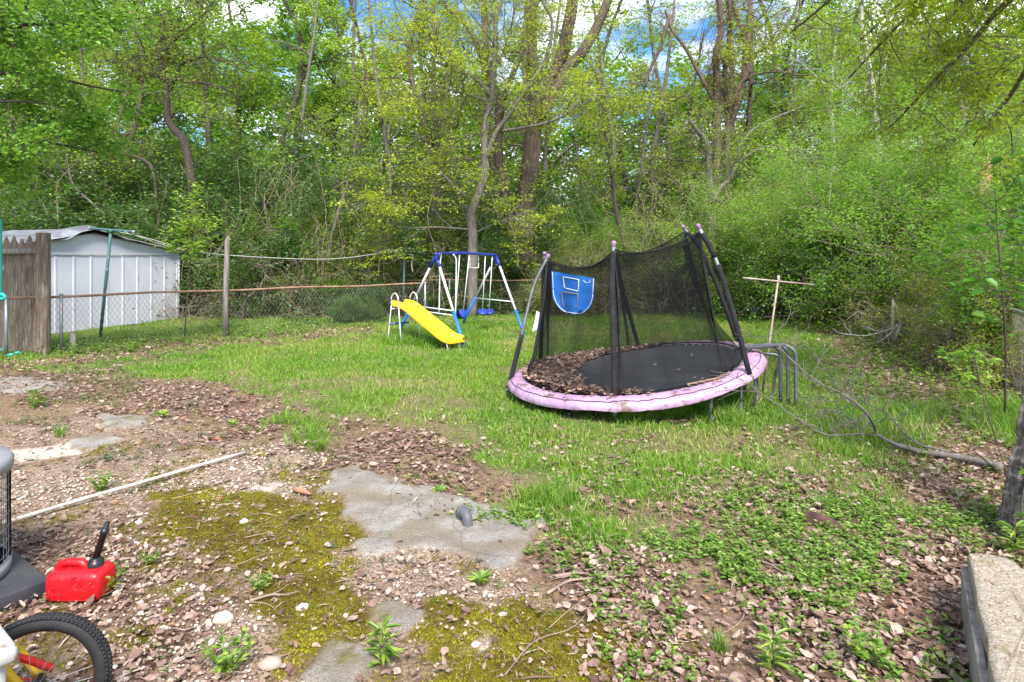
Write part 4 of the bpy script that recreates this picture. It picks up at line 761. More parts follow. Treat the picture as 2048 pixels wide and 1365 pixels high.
bc = np.array([-1.31, 1.595]) - np.array([.6, .8]) * .24; br = math.atan2(-.6, .8)
bc = bc - np.array([.8, -.6]) * .40; part(MB().box((bc[0], bc[1], .34), (.78, .44, .68), br), 'tub', Mx_, bx, bevel=.02)
part(MB().box((bc[0], bc[1], .70), (.82, .48, .04), br), 'lid', Mx_, bx, bevel=.012)
# ---------------- rusty edging strip in the leaves, larger stones
a = np.array([*G2(1612, 1046), .0]); b = np.array([*G2(1722, 1078), .0])
tag(MB().grid(np.array([[lerp(a, b, f) + [0, 0, 0], lerp(a, b, f) + [0, .01, .05 + .02 * math.sin(f * 5)], lerp(a, b, f) + [0, .05, .055 + .02 * math.sin(f * 5)]] for f in np.linspace(0, 1, 14)])).build('metal_edging', pm('dark_rusty_metal', (.05, .025, .02), (.12, .06, .04), 20, .8, .4)), 'dark rusty strip of metal edging half buried in the ground cover', 'edging')
stn = [(488, 1041, .035, 'white stone on the moss left of the concrete slab'), (604, 1217, .038, 'rounded white stone on the moss near the bottom centre'), (447, 1240, .052, 'long pale stone on the gravel near the fuel can'), (540, 1330, .06, 'flat grey stone at the bottom edge of the gravel'), (671, 990, .02, 'small white stone at the upper corner of the slab'),
       (951, 1290, .03, 'white stone on the moss at the bottom centre'), (1006, 1231, .028, 'tan stone on the lower moss patch'), (455, 1142, .035, 'flat grey stone between the fuel can and the moss'), (838, 1192, .022, 'white stone beside the small concrete patch'), (1286, 1283, .022, 'oval pale stone on the right side of the moss'), (942, 1022, .02, 'white stone behind the pipe elbow'), (868, 1098, .022, 'white stone below the middle of the concrete slab')]
for i, (px_, py_, r, lb) in enumerate(stn):
    x_, y_ = G2(px_, py_); tag(rocks(np.random.default_rng(100 + i), np.array([[0, 0, r * .12]]), np.array([r * .9]), .6, var=np.array([.62 if 'white' in lb or 'pale' in lb else .35])).build('stone', mS), lb, 'stone', 'larger stones on the patio').location = (x_, y_, float(gh(x_, y_)))
o = MB().tube(curve([(*G2(585, 986), .03), (*G2(603, 990), .03), (*G2(622, 994), .02)], 6), [.008, .02, .022, .02, .016, .008], 7).build('brick_chip', pm('terracotta', (.42, .2, .13), (.3, .14, .09), 20, .9)); tag(o, 'rust-coloured chip of brick beside the concrete slab', 'brick chip')
o = rocks(np.random.default_rng(9), np.array([[*G2(436, 882), .02]]), np.array([.03]), .4).build('red_scrap', pm('faded_red', (.65, .12, .09), (.55, .1, .08), 9, .5)); tag(o, 'small bright red scrap in the leaves above the white pipe', 'scrap')
# ================================================================== TREES AND WOODS
B_grey = pm('grey_bark', (.20, .175, .155), (.10, .085, .072), 5, .9, .6, 18, stretch=(3, 3, .6), spots=((.27, .27, .23), 4, .62))
B_brown = pm('brown_bark', (.17, .12, .095), (.07, .048, .038), 5, .9, .8, 14, stretch=(5, 5, .5), spots=((.22, .17, .14), 6, .6))
B_dark = pm('dark_bark', (.10, .075, .06), (.05, .038, .032), 6, .9, .6, 16, stretch=(3, 3, .6))
B_pale = pm('pale_bark', (.55, .53, .50), (.34, .31, .28), 3, .8, .4, 16, stretch=(3, 3, .8))
B_tan = pm('tan_vine_bark', (.34, .26, .20), (.17, .12, .09), 8, .9)
B_ridge = pm('ridged_bark', (.23, .195, .165), (.085, .065, .052), 14, .95, 1.0, 12, stretch=(3.2, 3.2, .8), lo=.4, hi=.6)
L_yg = leafm('leaf_yellow_green', [(0, (.17, .29, .02)), (.5, (.34, .46, .03)), (1, (.58, .63, .06))], .5, .03, .2)
L_mid = leafm('leaf_fresh_green', [(0, (.06, .18, .012)), (.5, (.16, .36, .022)), (1, (.34, .52, .045))], .5, .03, .4)
L_bri = leafm('leaf_spring_green', [(0, (.10, .26, .025)), (.5, (.23, .44, .045)), (1, (.44, .60, .10))], .5, .03, .35)
L_dark = leafm('leaf_dark_green', [(0, (.02, .07, .014)), (.5, (.05, .145, .024)), (1, (.14, .28, .045))], .35, .07, .15, .5)
L_rus = leafm('leaf_reddish_bud', [(0, (.32, .20, .10)), (.5, (.40, .34, .09)), (1, (.38, .44, .08))], .45, .04, .2)
class Tr:
    def __init__(s, seed, lean=0): s.rg = np.random.default_rng(seed); s.tb = MB(); s.A = []; s.Dn = []; s.minr = .004
    def seg(s, P, r0, r1, sides): s.tb.tube(P, np.linspace(r0, r1, len(P)), sides, len(P) > 6 and r0 > .02)
    def limb(s, pts, r0, r1, n=26, wob=.0, sides=10, knots=True):
        P = curve(pts, n); P = P + np.cumsum(s.rg.normal(0, wob, P.shape), 0) * (np.linspace(0, 1, n) * (1 - np.linspace(0, 1, n)) * 4)[:, None]
        rad = np.linspace(r0, r1, n) * (1 + s.rg.normal(0, .035, n)); s.tb.tube(P, rad, sides); return P
    def grow(s, p, d, L, r, lvl, c):
        rg = s.rg; n = (9, 7, 5, 4)[min(lvl, 3)]; P = [p]; q = p; wa_ = c.get('wander', .22)
        for i in range(n):
            d = d + rg.normal(0, wa_, 3) + np.array([0, 0, c.get('up', .06) if lvl < 2 else c.get('tipup', .02)]); d = d / math.sqrt(d @ d); q = q + d * L / n; P.append(q)
        P = np.array(P); s.seg(P, r, max(r * .35, s.minr * .6), 6 if lvl == 0 else (5 if lvl == 1 else 3))
        if lvl >= c['depth']:
            for f in np.linspace(.25, 1, c.get('anch', 4)): i = min(int(f * n), n); s.A.append(P[i]); s.Dn.append(d)
            return
        k = c['kids'][min(lvl, len(c['kids']) - 1)]
        for f in rg.uniform(c.get('from', .25) if lvl == 0 else .15, 1, k):
            i = min(int(f * n), n - 1); fr = f * n - i; b = P[i] * (1 - fr) + P[min(i + 1, n)] * fr; t_ = P[min(i + 1, n)] - P[i]; t_ = t_ / math.sqrt(t_ @ t_)
            o = np.cross(t_, rg.normal(size=3)); o = o / math.sqrt(o @ o); sp = c.get('spread', .9); dd = t_ * (1 - .45 * sp) + o * sp; dd /= math.sqrt(dd @ dd)
            s.grow(b, dd, L * rg.uniform(.35, .65) * (1.15 - .5 * f), max(r * .45 * (1.1 - .5 * f), s.minr), lvl + 1, c)
    def sprout(s, P, k, L, r, c, f0=.1, f1=1.0, side=None, lvl=1):
        rg = s.rg; n = len(P) - 1
        for f in rg.uniform(f0, f1, k):
            i = min(int(f * n), n - 1); t_ = P[i + 1] - P[i]; t_ = t_ / (math.sqrt(t_ @ t_) + 1e-9); o = np.cross(t_, rg.normal(size=3)); o[2] *= .7; o = o / math.sqrt(o @ o)
            d = t_ * .45 + o * .9 + (side if side is not None else 0); s.grow(P[i], d / math.sqrt(d @ d), L * rg.uniform(.5, 1.1), r * rg.uniform(.6, 1.1), lvl, c)
    def leafs(s, per, L, spread=.14, flat=.5, tilt=.45, kind='quad', wid=.6, zmin=-9, keep=1.0, hbias=0, droop=.15, low=0):
        rg = s.rg; A = np.array(s.A); D = np.array(s.Dn); 
        if keep < 1: k = rg.random(len(A)) < keep; A, D = A[k], D[k]
        tone = fbm(A[:, 0] + A[:, 1] * .7, A[:, 2], .9, 5); A = np.repeat(A, per, 0); D = np.repeat(D, per, 0); tone = np.repeat(tone, per); n = len(A)
        P = A + rg.normal(size=(n, 3)) * spread * np.array([1, 1, flat]); k = P[:, 2] > zmin; P, D, tone = P[k], D[k], tone[k]; n = len(P)
        l = L * rg.uniform(.55, 1.25, n); return MB().leaves(P, rdir(rg, n, -.45, .3) + .4 * D, upn(rg, n, tilt), l, l * wid, .2, droop, kind, np.clip(tone * .8 - .15 + rg.random(n) * .5, 0, 1))
def ridge(T, P, n, sides, amp, fr, seed=0):      # furrowed bark: push the last limb's surface in and out along its length
    V = T.tb.v[-1]; m = n * sides; Q = V[:m].reshape(n, sides, 3); a = np.arange(sides) / sides * 2 * math.pi; z = np.arange(n)[:, None] * np.linalg.norm(P[1] - P[0])
    f = np.abs(vnoise(np.broadcast_to(np.cos(a) * fr + 9, (n, sides)) + .25 * vnoise(z * 9, a[None] * 3, 1, seed), np.sin(a)[None] * fr + z * 1.1, 1, seed) - .5) * 2
    k = (1 + amp * (f - .4))[..., None]; Q = P[:, None] + (Q - P[:, None]) * k; T.tb.v[-1] = np.vstack([Q.reshape(-1, 3), V[m:]])
def finish(T, name, label, cat, loc, bark, leaf, lv, group=None, extra=None):
    o = thing(name, label, cat, tuple(loc), group); T.tb.v = [v - np.array(loc) for v in T.tb.v]
    T.tb.build('trunk', bark, o)
    if lv is not None: lv.v = [v - np.array(loc) for v in lv.v]; lv.build('crown', leaf, o)
    return o
Z0 = np.zeros(3)
# ---- prototypes; each is placed once itself and then copied
def tall(seed, hgt, r, bark, leaf, per, L, c, spread=.2, ivy=None, first=.14, wob=.06, nb=16, keep=1):
    T = Tr(seed); rg = T.rg; n = 22; P = T.limb([Z0, (rg.normal() * .25, rg.normal() * .25, hgt * .33), (rg.normal() * .5, rg.normal() * .5, hgt * .66), (rg.normal() * .8, rg.normal() * .8, hgt)], r, r * .25, n, wob * .3)
    for f in np.sort(rg.uniform(first, 1, nb)):
        i = min(int(f * (n - 1)), n - 2); a = rg.random() * 6.28; el = rg.uniform(.1, .9) if f < .8 else 1.2; d = nrm(np.array([math.cos(a), math.sin(a), el]))
        T.grow(P[i], d, hgt * rg.uniform(.13, .27) * (1.25 - .6 * f), r * .32 * (1.2 - .7 * f), 1, c)
    return T, T.leafs(per, L, spread, keep=keep)
C1 = dict(depth=3, kids=[6, 6, 5], wander=.2, spread=.85, anch=3, up=.05)
C2 = dict(depth=3, kids=[6, 5, 4], wander=.28, spread=.95, anch=3, up=.0, tipup=-.04)
protos = {}
def addproto(key, T, lv, bark, leaf): protos[key] = (T, lv, bark, leaf)
T, lv = tall(1, 14, .15, B_brown, L_mid, 11, .14, C1, .17, keep=.55); addproto('a', T, lv, B_brown, L_mid)
T, lv = tall(2, 15, .17, B_dark, L_bri, 11, .14, C1, .17, keep=.6); addproto('b', T, lv, B_dark, L_bri)
T, lv = tall(3, 13, .13, B_grey, L_yg, 9, .12, C2, .16, keep=.36); addproto('c', T, lv, B_grey, L_yg)
T, lv = tall(4, 15, .18, B_brown, L_rus, 3, .09, C2, .16, keep=.7); addproto('d', T, lv, B_brown, L_rus)
T, lv = tall(5, 16, .14, B_pale, L_mid, 8, .12, C1, .16, first=.35, keep=.45); addproto('p', T, lv, B_pale, L_mid)
def shrub(seed, hgt, rad, bark, leaf, n, per, L, c, spread=.12, arch=.0, kind='quad', keep=1):
    T = Tr(seed); rg = T.rg
    for i in range(n):
        a = rg.random() * 6.28; d = nrm(np.array([math.cos(a) * rad / hgt, math.sin(a) * rad / hgt, 1.0]) * [1, 1, 1]); b = np.array([math.cos(a), math.sin(a), 0]) * rg.random() * rad * .4
        T.grow(b, d * rg.uniform(.5, 1, 3) , hgt * rg.uniform(.65, 1.15), .022, 0, c)
    return T, T.leafs(per, L, spread, zmin=.02, keep=keep, kind=kind, flat=.8)
CS = dict(depth=2, kids=[11, 7], wander=.2, spread=.8, anch=4, up=-.02, **{'from': .05})
CT = dict(depth=2, kids=[9, 6], wander=.34, spread=.9, anch=3, up=-.08, tipup=-.1, **{'from': .1})
for key, sd_, hg, rd_, lf, n_, per_, L_ in (('s', 11, 3.0, 1.5, L_mid, 15, 8, .075), ('t', 12, 4.8, 2.0, L_bri, 16, 11, .066), ('u', 13, 2.6, 1.5, L_dark, 16, 9, .085), ('v', 14, 3.4, 1.7, L_yg, 14, 4, .055), ('w', 15, 5.2, 2.0, L_dark, 22, 9, .10)):
    T, lv = shrub(sd_, hg, rd_, B_tan, lf, n_, per_, L_, CS); addproto(key, T, lv, B_tan, lf)
T, lv = shrub(16, 3.0, 1.6, B_tan, L_rus, 22, 2, .05, CT, keep=.5); addproto('x', T, lv, B_tan, L_rus)
T, lv = shrub(17, 5.0, 1.8, B_grey, L_yg, 16, 2, .06, CT, keep=.6); addproto('y', T, lv, B_grey, L_yg)
T = Tr(18); rg = T.rg
for i in range(34):
    b = np.array([rg.normal(0, 1.1), rg.normal(0, .8), rg.uniform(0, .3)]); e = b + [rg.normal(0, 1.3), rg.normal(0, .6), rg.uniform(1.5, 5.5)]; m_ = (b + e) / 2 + rg.normal(0, .55, 3); T.limb([b, lerp(b, m_, .5) + rg.normal(0, .15, 3), m_, lerp(m_, e, .5) + rg.normal(0, .3, 3), e, e + [rg.normal(0, .5), rg.normal(0, .4), -rg.random() * .9]], rg.uniform(.005, .013), .004, 20, .03, 4)
T.A = [v for v in T.tb.v[0][:1]]; T.Dn = [np.array([0, 0, 1.0])]
for v in T.tb.v:
    for q in v[rg.integers(0, len(v), 5)]: T.A.append(q); T.Dn.append(np.array([0, 0, 1.0]))
addproto('z', T, T.leafs(3, .06, .10), B_tan, L_yg)
meta = {'z': ('climbing_vines', 'loose long pale vines climbing and looping through the edge of the woods', 'vines', 'pale looping vines'), 'a': ('woodland_tree', 'tall green-leafed tree in the woods behind the yard', 'tree', 'green trees of the woods'), 'b': ('woodland_tree', 'tall bright spring-green tree with dark trunk in the woods', 'tree', 'bright green trees of the woods'),
        'c': ('woodland_tree', 'airy yellow-green tree with grey trunk in the woods', 'tree', 'yellow-green trees of the woods'), 'd': ('woodland_tree', 'nearly bare brown twiggy tree with few buds in the woods', 'tree', 'bare twiggy trees of the woods'),
        'p': ('woodland_tree', 'pale-barked slender tree rising out of the right-hand thicket', 'tree', 'pale-barked trees'), 's': ('bush', 'mid-green leafy bush at the edge of the woods', 'bush', 'green bushes along the woods edge'),
        't': ('bush', 'tall feathery fresh-green bush of the thicket', 'bush', 'fresh green thicket bushes'), 'u': ('bush', 'dark green glossy-leafed bush under the trees', 'bush', 'dark green bushes'), 'v': ('bush', 'thin yellow-green bush at the edge of the woods', 'bush', 'yellow-green bushes'),
        'w': ('bush', 'big dark green climber-covered bush mass behind the shed and fence', 'bush', 'big dark green bushes'), 'x': ('vine_tangle', 'low brown tangle of bare vines and twigs among the bushes', 'vine tangle', 'bare vine tangles'), 'y': ('twiggy_bush', 'high twiggy half-bare bush with tiny leaves in the woods', 'bush', 'twiggy half-bare bushes')}
used = {}
def place(key, px, Y, sc_=1.0, rz=None, dz=0, lab=None, sz=None):
    x_ = (px - 1024) * Y / F; z_ = float(gh(x_, Y)) - .05 + dz
    nm, lb, ct, gp = meta[key]
    if key not in used: T, lv, bark, leaf = protos[key]; o = finish(T, nm, lb, ct, (0, 0, 0), bark, leaf, lv, gp); used[key] = o
    else: o = copy_tree(used[key])
    o.location = (x_, Y, z_); o.rotation_euler = (0, 0, (px * 1.7 + Y * 2.3) % 6.28 if rz is None else rz); o.scale = (sc_, sc_, sz or sc_); o['label'] = lab or lb
    if lab: 
        if 'group' in o.keys(): del o['group']
    elif gp: o['group'] = gp
    return o
# the trees of the wood, left to right
for k_, px, Y, s__ in (('a', -120, 22, 1.0), ('b', 20, 24, 1), ('a', 95, 29, 1.1), ('c', 150, 21, .9), ('a', 215, 25, 1.05), ('b', 285, 30, 1.1), ('d', 250, 22.5, .9), ('a', 365, 27, 1.1), ('b', 425, 23.5, 1.0), ('a', 480, 29, 1.15), ('b', 540, 25, 1.05), ('a', 590, 31, 1.2),
                     ('c', 625, 23, .95), ('b', 668, 28, 1.0), ('d', 713, 25, .95), ('c', 790, 24, .8), ('d', 868, 23.2, 1.0), ('a', 760, 34, .8), ('b', 930, 33, .75), ('d', 1068, 26, 1.1), ('c', 1150, 29, .8), ('d', 1215, 33, .8), ('c', 1300, 23.5, .75), ('d', 1395, 29, .8),
                     ('d', 1440, 22, .95), ('d', 1495, 24.5, .95), ('a', 1560, 33, .8), ('b', 1610, 24, .85), ('p', 1680, 25, .95), ('p', 1733, 22, 1.05), ('a', 1655, 30, 1.1), ('c', 1800, 25, 1.05), ('a', 1860, 28, 1.1), ('c', 1923, 21, .95), ('b', 1990, 25, 1.0), ('c', 2060, 20, 1.0), ('a', 2140, 24, 1.1), ('c', 1760, 31, 1.1), ('a', 2250, 21, 1), ('b', -250, 26, 1.1), ('c', 700, 27, 1.25), ('c', 735, 22.5, 1.0), ('c', 830, 29, 1.3), ('c', 905, 26, 1.15), ('b', 985, 31, 1.15), ('c', 1040, 24, 1.1), ('c', 1110, 24.5, 1.1), ('c', 1190, 27, 1.2), ('b', 1255, 30, 1.1), ('c', 1290, 27, 1.25), ('c', 1350, 25, 1.1), ('c', 1465, 28, 1.25), ('b', 1530, 28, 1.15), ('c', 1585, 22.5, 1.0)):
    place(k_, px, Y, s__)
# bushes and tangles
for k_, px, Y, s__ in (('s', -60, 18, 1.1), ('x', 20, 17.5, 1.1), ('s', 80, 20.5, 1.2), ('y', 130, 21.5, 1.1), ('w', 190, 22.5, .95), ('s', 250, 21, .8), ('w', 300, 22, 1.15), ('w', 475, 19.9, 1.0), ('w', 372, 22.6, 1.25), ('w', 345, 22.5, 1.35), ('u', 420, 18.9, 1.0), ('w', 470, 21, 1.0), ('u', 500, 19.2, .9), ('x', 520, 18.9, 1.1), ('x', 560, 19.8, 1.5), ('s', 565, 20.5, 1.1), ('v', 600, 19.2, .8),
                     ('y', 640, 20.4, .9), ('s', 650, 19.4, .85), ('u', 690, 20.2, 1.0), ('v', 720, 19.0, .75), ('x', 745, 19.6, 1.2), ('u', 790, 20.3, 1.1), ('s', 840, 21.5, 1.2), ('x', 870, 20.0, 1.2), ('y', 905, 21, .9), ('u', 960, 20.3, .9), ('x', 1000, 20.6, 1.0), ('s', 1010, 22.5, 1.2), ('u', 1090, 20.5, .9), ('x', 1120, 21, 1.2), ('v', 1175, 18.6, .75), ('y', 1190, 21.2, 1.0), ('x', 1235, 19.6, 1.3),
                     ('s', 1270, 20.5, 1.0), ('u', 1300, 21.5, 1.1), ('x', 1350, 20, 1.1), ('v', 1340, 21, 1.0), ('s', 1390, 20.4, .9), ('y', 1400, 22, 1.0), ('x', 1440, 20.4, 1.1), ('t', 1480, 19.8, .7), ('t', 1540, 19.3, .85), ('t', 1600, 17.6, .95), ('t', 1665, 16.6, 1.0), ('t', 1740, 16.2, 1.05), ('t', 1700, 19.5, 1.25), ('t', 1830, 15.8, 1.0), ('t', 1860, 18.5, 1.25), ('v', 1790, 15.6, .75), ('t', 1930, 15.2, 1.0), ('s', 1880, 13.6, .8), ('v', 1960, 12.6, .85),
                     ('x', 1985, 10.6, .8), ('s', 2040, 11.5, .95), ('t', 2070, 13.5, 1.1), ('v', 2060, 9.2, .55), ('x', 2075, 8.6, .5), ('t', 2150, 15, 1.2), ('t', 2230, 12, 1.1), ('s', 2150, 9, .8), ('u', 1850, 14.6, .62), ('u', 1930, 12.9, .55), ('s', 1590, 23, 1.3), ('w', 1490, 23, .9), ('w', 70, 23.5, 1.1), ('w', 580, 23.5, 1.1), ('w', 900, 24.5, 1.1), ('w', 1120, 25, 1.0), ('w', 1270, 25.5, 1.0), ('w', 1400, 25, .9), ('w', 740, 24.5, 1.1), ('w', -150, 21, 1.2)):
    place(k_, px, Y, s__)
for px, Y, s__ in ((1915, 12.2, .7), (1975, 9.4, .55), (2035, 8.8, .6), (2090, 10, .8), (1830, 15.2, .6)): place('x', px, Y, s__)
for px, Y, s__ in ((1930, 10.6, .45), (2010, 10.2, .6), (1870, 12.4, .5), (2050, 7.9, .42)): place('v', px, Y, s__)
for k_, px, Y, s__ in (('y', 1570, 18.3, .9), ('y', 1640, 17.8, 1.0), ('y', 1720, 18.0, 1.15), ('d', 1770, 19.5, .6), ('y', 1815, 17.2, 1.1), ('y', 1890, 16.8, 1.1), ('y', 1960, 14.2, .9), ('x', 1850, 15.6, .7), ('d', 1880, 19, .65), ('y', 2030, 12.6, .9)): place(k_, px, Y, s__)
place('v', 1140, 18.1, .62, lab='small light green bush just behind the blue panel of the trampoline net')
for px, Y, s__ in ((60, 18, .9), (150, 20.5, .8), (240, 20.4, .9), (530, 18.3, .9), (600, 18.8, 1.0), (740, 19, .9), (900, 19.2, .9), (1200, 19.6, 1.0), (1320, 19, .9), (1430, 19.6, .9), (1560, 18.6, .8), (1680, 19, 1.1), (1780, 15, .7), (1950, 12.5, .7), (2030, 9.8, .5)): place('z', px, Y, s__)
# low ivy and brambles hanging on the far fence
for px, Y, s__ in ((540, 18.4, .38), (600, 18.5, .42), (660, 18.3, .4), (720, 17.6, .42), (712, 16.2, .30), (765, 18.4, .4), (850, 18.7, .40), (930, 18.9, .4), (1060, 19, .4), (480, 18.5, .36), (420, 18.6, .4), (385, 18.2, .36)):
    place('u', px, Y, s__)
# far wood that reads as one mass
rg = np.random.default_rng(77); n = 260000; cx_ = rg.uniform(-52, 52, 2600); cy_ = rg.uniform(36, 50, 2600); cz_ = rg.uniform(0, 1, 2600) ** 1.15
pxc = 1024 + F * cx_ / cy_; topz = np.interp(pxc, [-300, 0, 640, 720, 960, 1010, 1300, 1560, 1640, 2300], [19, 19, 17, 14, 13.5, 13.5, 13, 14, 16, 18]) + rg.normal(0, 1.2, 2600); cz_ = cz_ * topz
ci = rg.integers(0, 2600, n); P = np.stack([cx_, cy_, cz_ + 1.0], 1)[ci] + rg.normal(size=(n, 3)) * [.55, .55, .42]; P = P[P[:, 2] > .8]; n = len(P); tone = np.clip(fbm(P[:, 0], P[:, 2], .5, 3) * .9 - .2 + rg.random(n) * .45, 0, 1)
tag(MB().leaves(P, rdir(rg, n), upn(rg, n, .6), .36, .26, .2, .1, 'quad', tone).build('far_woods', L_mid), kind='stuff')
# ---- the trees one can tell apart
def path(pts, Y): return [P3(a, b, Y if np.isscalar(Y) else Y[i]) for i, (a, b) in enumerate(pts)]
CH = dict(depth=3, kids=[5, 6, 4], wander=.22, spread=.8, anch=3, up=.03)
# grey maple in the middle
T = Tr(201); Y = 17.6; m0 = P3(943, 640, Y); m0[2] = -.05
P = T.limb([m0] + path([(945, 560), (945, 500), (945, 465), (942, 428), (958, 388), (969, 348), (969, 293), (973, 238), (984, 198), (986, 146), (991, 92), (991, 44), (1002, 0), (1004, -60)], Y), .17, .05, 60)
for pts, r0, r1, dy in (([(984, 196), (951, 157), (907, 139), (874, 99), (856, 62), (852, 0), (848, -50)], .075, .03, -.8), ([(984, 205), (936, 190), (900, 181), (860, 184)], .035, .01, -1.2), ([(970, 325), (991, 267), (1021, 227), (1057, 172), (1090, 121), (1105, 48), (1083, 0), (1075, -40)], .075, .03, -.9),
                     ([(994, 264), (1046, 256), (1101, 244), (1156, 216), (1193, 187), (1211, 147)], .05, .015, -1.6), ([(986, 146), (1010, 95), (1030, 20), (1036, -30)], .04, .02, .5), ([(907, 139), (860, 120), (810, 90), (780, 40)], .035, .012, -1.0), ([(932, 395), (905, 370), (880, 345)], .06, .05, -.4), ([(948, 468), (985, 450), (1030, 437)], .035, .012, -.8), ([(945, 460), (880, 455), (790, 452), (700, 408)], .03, .008, -1)):
    q = T.limb(path(pts, [Y + dy * i / len(pts) for i in range(len(pts))]), r0, r1, 24, sides=8)
    T.sprout(q, 13, 1.9, .018, CH, .2)
T.sprout(P, 26, 2.4, .02, CH, .5)
finish(T, 'maple_tree', 'smooth grey-trunked maple with yellow-green leaves just right of the swing set', 'tree', m0, B_grey, L_yg, T.leafs(9, .085, .15, flat=.25, keep=.30))
# brown tree with peeling bark behind it
T = Tr(202); Y = 20.2; m0 = P3(1035, 600, Y); m0[2] = -.05
P = T.limb([m0] + path([(1030, 520), (1022, 450), (1015, 421), (1006, 366), (995, 315), (995, 256), (995, 205), (977, 158), (969, 92), (969, 0), (966, -60)], Y), .22, .10, 50, .01)
for pts, r0, r1, dy in (([(982, 165), (951, 88), (929, 48), (900, 22), (881, 0), (865, -40)], .10, .06, .6), ([(1008, 200), (1013, 183), (1032, 136), (1050, 95), (1068, 37), (1079, 0), (1086, -40)], .10, .06, 0)):
    q = T.limb(path(pts, Y + dy), r0, r1, 22, .01, 8); T.sprout(q, 9, 1.2, .016, CH, .3)
T.sprout(P, 12, 1.3, .016, CH, .45)
finish(T, 'dead_tree', 'brown leaning tree with peeling bark between the grey maple and the shaggy double trunk', 'tree', m0, B_brown, L_rus, T.leafs(1, .08, .12, keep=.5))
# big shaggy forked tree
T = Tr(203); Y = 19.6; m0 = P3(1043, 620, Y); m0[2] = -.05
P = T.limb([m0 + [0, 0, -.1]] + path([(1044, 560), (1046, 500), (1050, 421), (1061, 330), (1068, 256), (1094, 183), (1116, 136), (1134, 66), (1145, 0), (1152, -70)], Y), .36, .16, 110, .003, 60); ridge(T, P, 110, 60, .30, 4.5, 7); P = P[::2]
q1 = T.limb(path([(1085, 230), (1112, 180), (1138, 136), (1167, 106), (1193, 59), (1215, 7), (1225, -40)], Y - .3), .20, .14, 26, .01, 11)
q2 = T.limb(path([(1052, 460), (1062, 360), (1066, 220), (1063, 100), (1061, 0), (1060, -60)], Y + .5), .22, .15, 26, .008, 11)
for q in (q1, q2, P[32:]): T.sprout(q, 7, 1.4, .018, CH, .3)
for i in range(9): a = i * .7; T.limb([P[0] + [math.cos(a) * .42, math.sin(a) * .42, 0], P[4] + [math.cos(a) * .3, math.sin(a) * .3, 0], P[8] + [math.cos(a) * .25, math.sin(a) * .25, 0], P[16] + [math.cos(a + .5) * .22, math.sin(a + .5) * .22, 0]], .06, .03, 14, .004, 6)
finish(T, 'shaggy_tree', 'thick shaggy-barked tree forking into leaning trunks behind the trampoline and swing set', 'tree', m0, B_brown, L_yg, T.leafs(8, .085, .16, flat=.3, keep=.2))
# thin dark crooked tree
T = Tr(204); Y = 18.8; m0 = P3(1262, 630, Y); m0[2] = -.05
P = T.limb([m0] + path([(1256, 560), (1251, 500), (1233, 428), (1226, 366), (1215, 304), (1211, 271), (1200, 225), (1190, 190)], Y), .085, .03, 30, .004, 8); T.limb(path([(1234, 436), (1218, 426), (1205, 422)], Y), .03, .02, 5)
T.sprout(P, 16, 1.2, .012, CH, .45)
finish(T, 'crooked_tree', 'thin dark crooked tree standing directly behind the trampoline net', 'tree', m0, B_dark, L_yg, T.leafs(2, .08, .15, keep=.8))
# forked tree with vine tangle, right of the trampoline
T = Tr(205); Y = 19; m0 = P3(1416, 640, Y); m0[2] = -.05
P = T.limb([m0] + path([(1420, 560), (1423, 480), (1423, 403), (1419, 340), (1418, 300), (1408, 275), (1395, 262), (1380, 240)], Y), .17, .05, 36, .004, 9)
q = T.limb(path([(1423, 408), (1440, 378), (1458, 359), (1470, 335), (1483, 319), (1531, 295), (1575, 302), (1626, 300)], Y - .4), .09, .02, 28, .004, 8); T.sprout(q, 16, 1.2, .012, CH, .15)
q = T.limb(path([(1421, 405), (1410, 375), (1400, 360)], Y), .05, .02, 8); q = T.limb(path([(1478, 325), (1480, 290), (1520, 250), (1600, 215), (1620, 190), (1625, 165)], Y - .4), .04, .012, 16)
T.sprout(q, 8, .9, .01, CH, .2); T.sprout(P, 16, 1.1, .014, CH, .5)
q = T.limb(path([(1445, 640), (1443, 560), (1443, 500), (1455, 478), (1500, 472), (1545, 470), (1580, 452), (1600, 436)], Y - .8), .07, .018, 24, .003, 7); T.sprout(q, 12, .8, .009, CH, .35)
finish(T, 'forked_tree', 'slim forked tree with long crooked side limbs to the right of the trampoline net', 'tree', m0, B_grey, L_yg, T.leafs(2, .08, .14, keep=.6))
# vine-hung trunks against the sky
T = Tr(206); Y = 21.5; m0 = P3(1432, 620, Y); m0[2] = 0
P = T.limb([m0] + path([(1432, 500), (1430, 330), (1432, 200), (1428, 120), (1440, 60), (1436, -40)], Y), .16, .10, 30, .01); q = T.limb(path([(1450, 420), (1456, 260), (1452, 140), (1462, 60), (1458, -40)], Y + .2), .11, .08, 24, .01)
for pts in ([(1432, 210), (1400, 150), (1375, 100), (1345, 60), (1330, 20)], [(1495, 150), (1510, 110), (1560, 70), (1590, 20), (1600, -30)], [(1458, 220), (1480, 170), (1495, 145), (1495, 55), (1500, 0), (1510, -40)], [(1340, 30), (1320, 100), (1300, 150), (1290, 175)]):
    qq = T.limb(path(pts, Y), .08, .04, 18, .01, 7); T.sprout(qq, 8, 1.2, .012, CH, .1)
rg = T.rg
for i in range(120):
    b = P[10 + int(rg.random() * 18)] + rg.normal(0, .22, 3); l = rg.uniform(.6, 2.0); d = nrm(np.array([rg.normal(0, .4), rg.normal(0, .3), -1])); T.tb.tube(curve([b, b + d * l * .5 + rg.normal(0, .15, 3), b + d * l + rg.normal(0, .2, 3)], 7), .008, 3, False)
T.sprout(P, 18, .9, .012, CT | dict(depth=3), .4); T.sprout(q, 14, .9, .012, CT | dict(depth=3), .4)
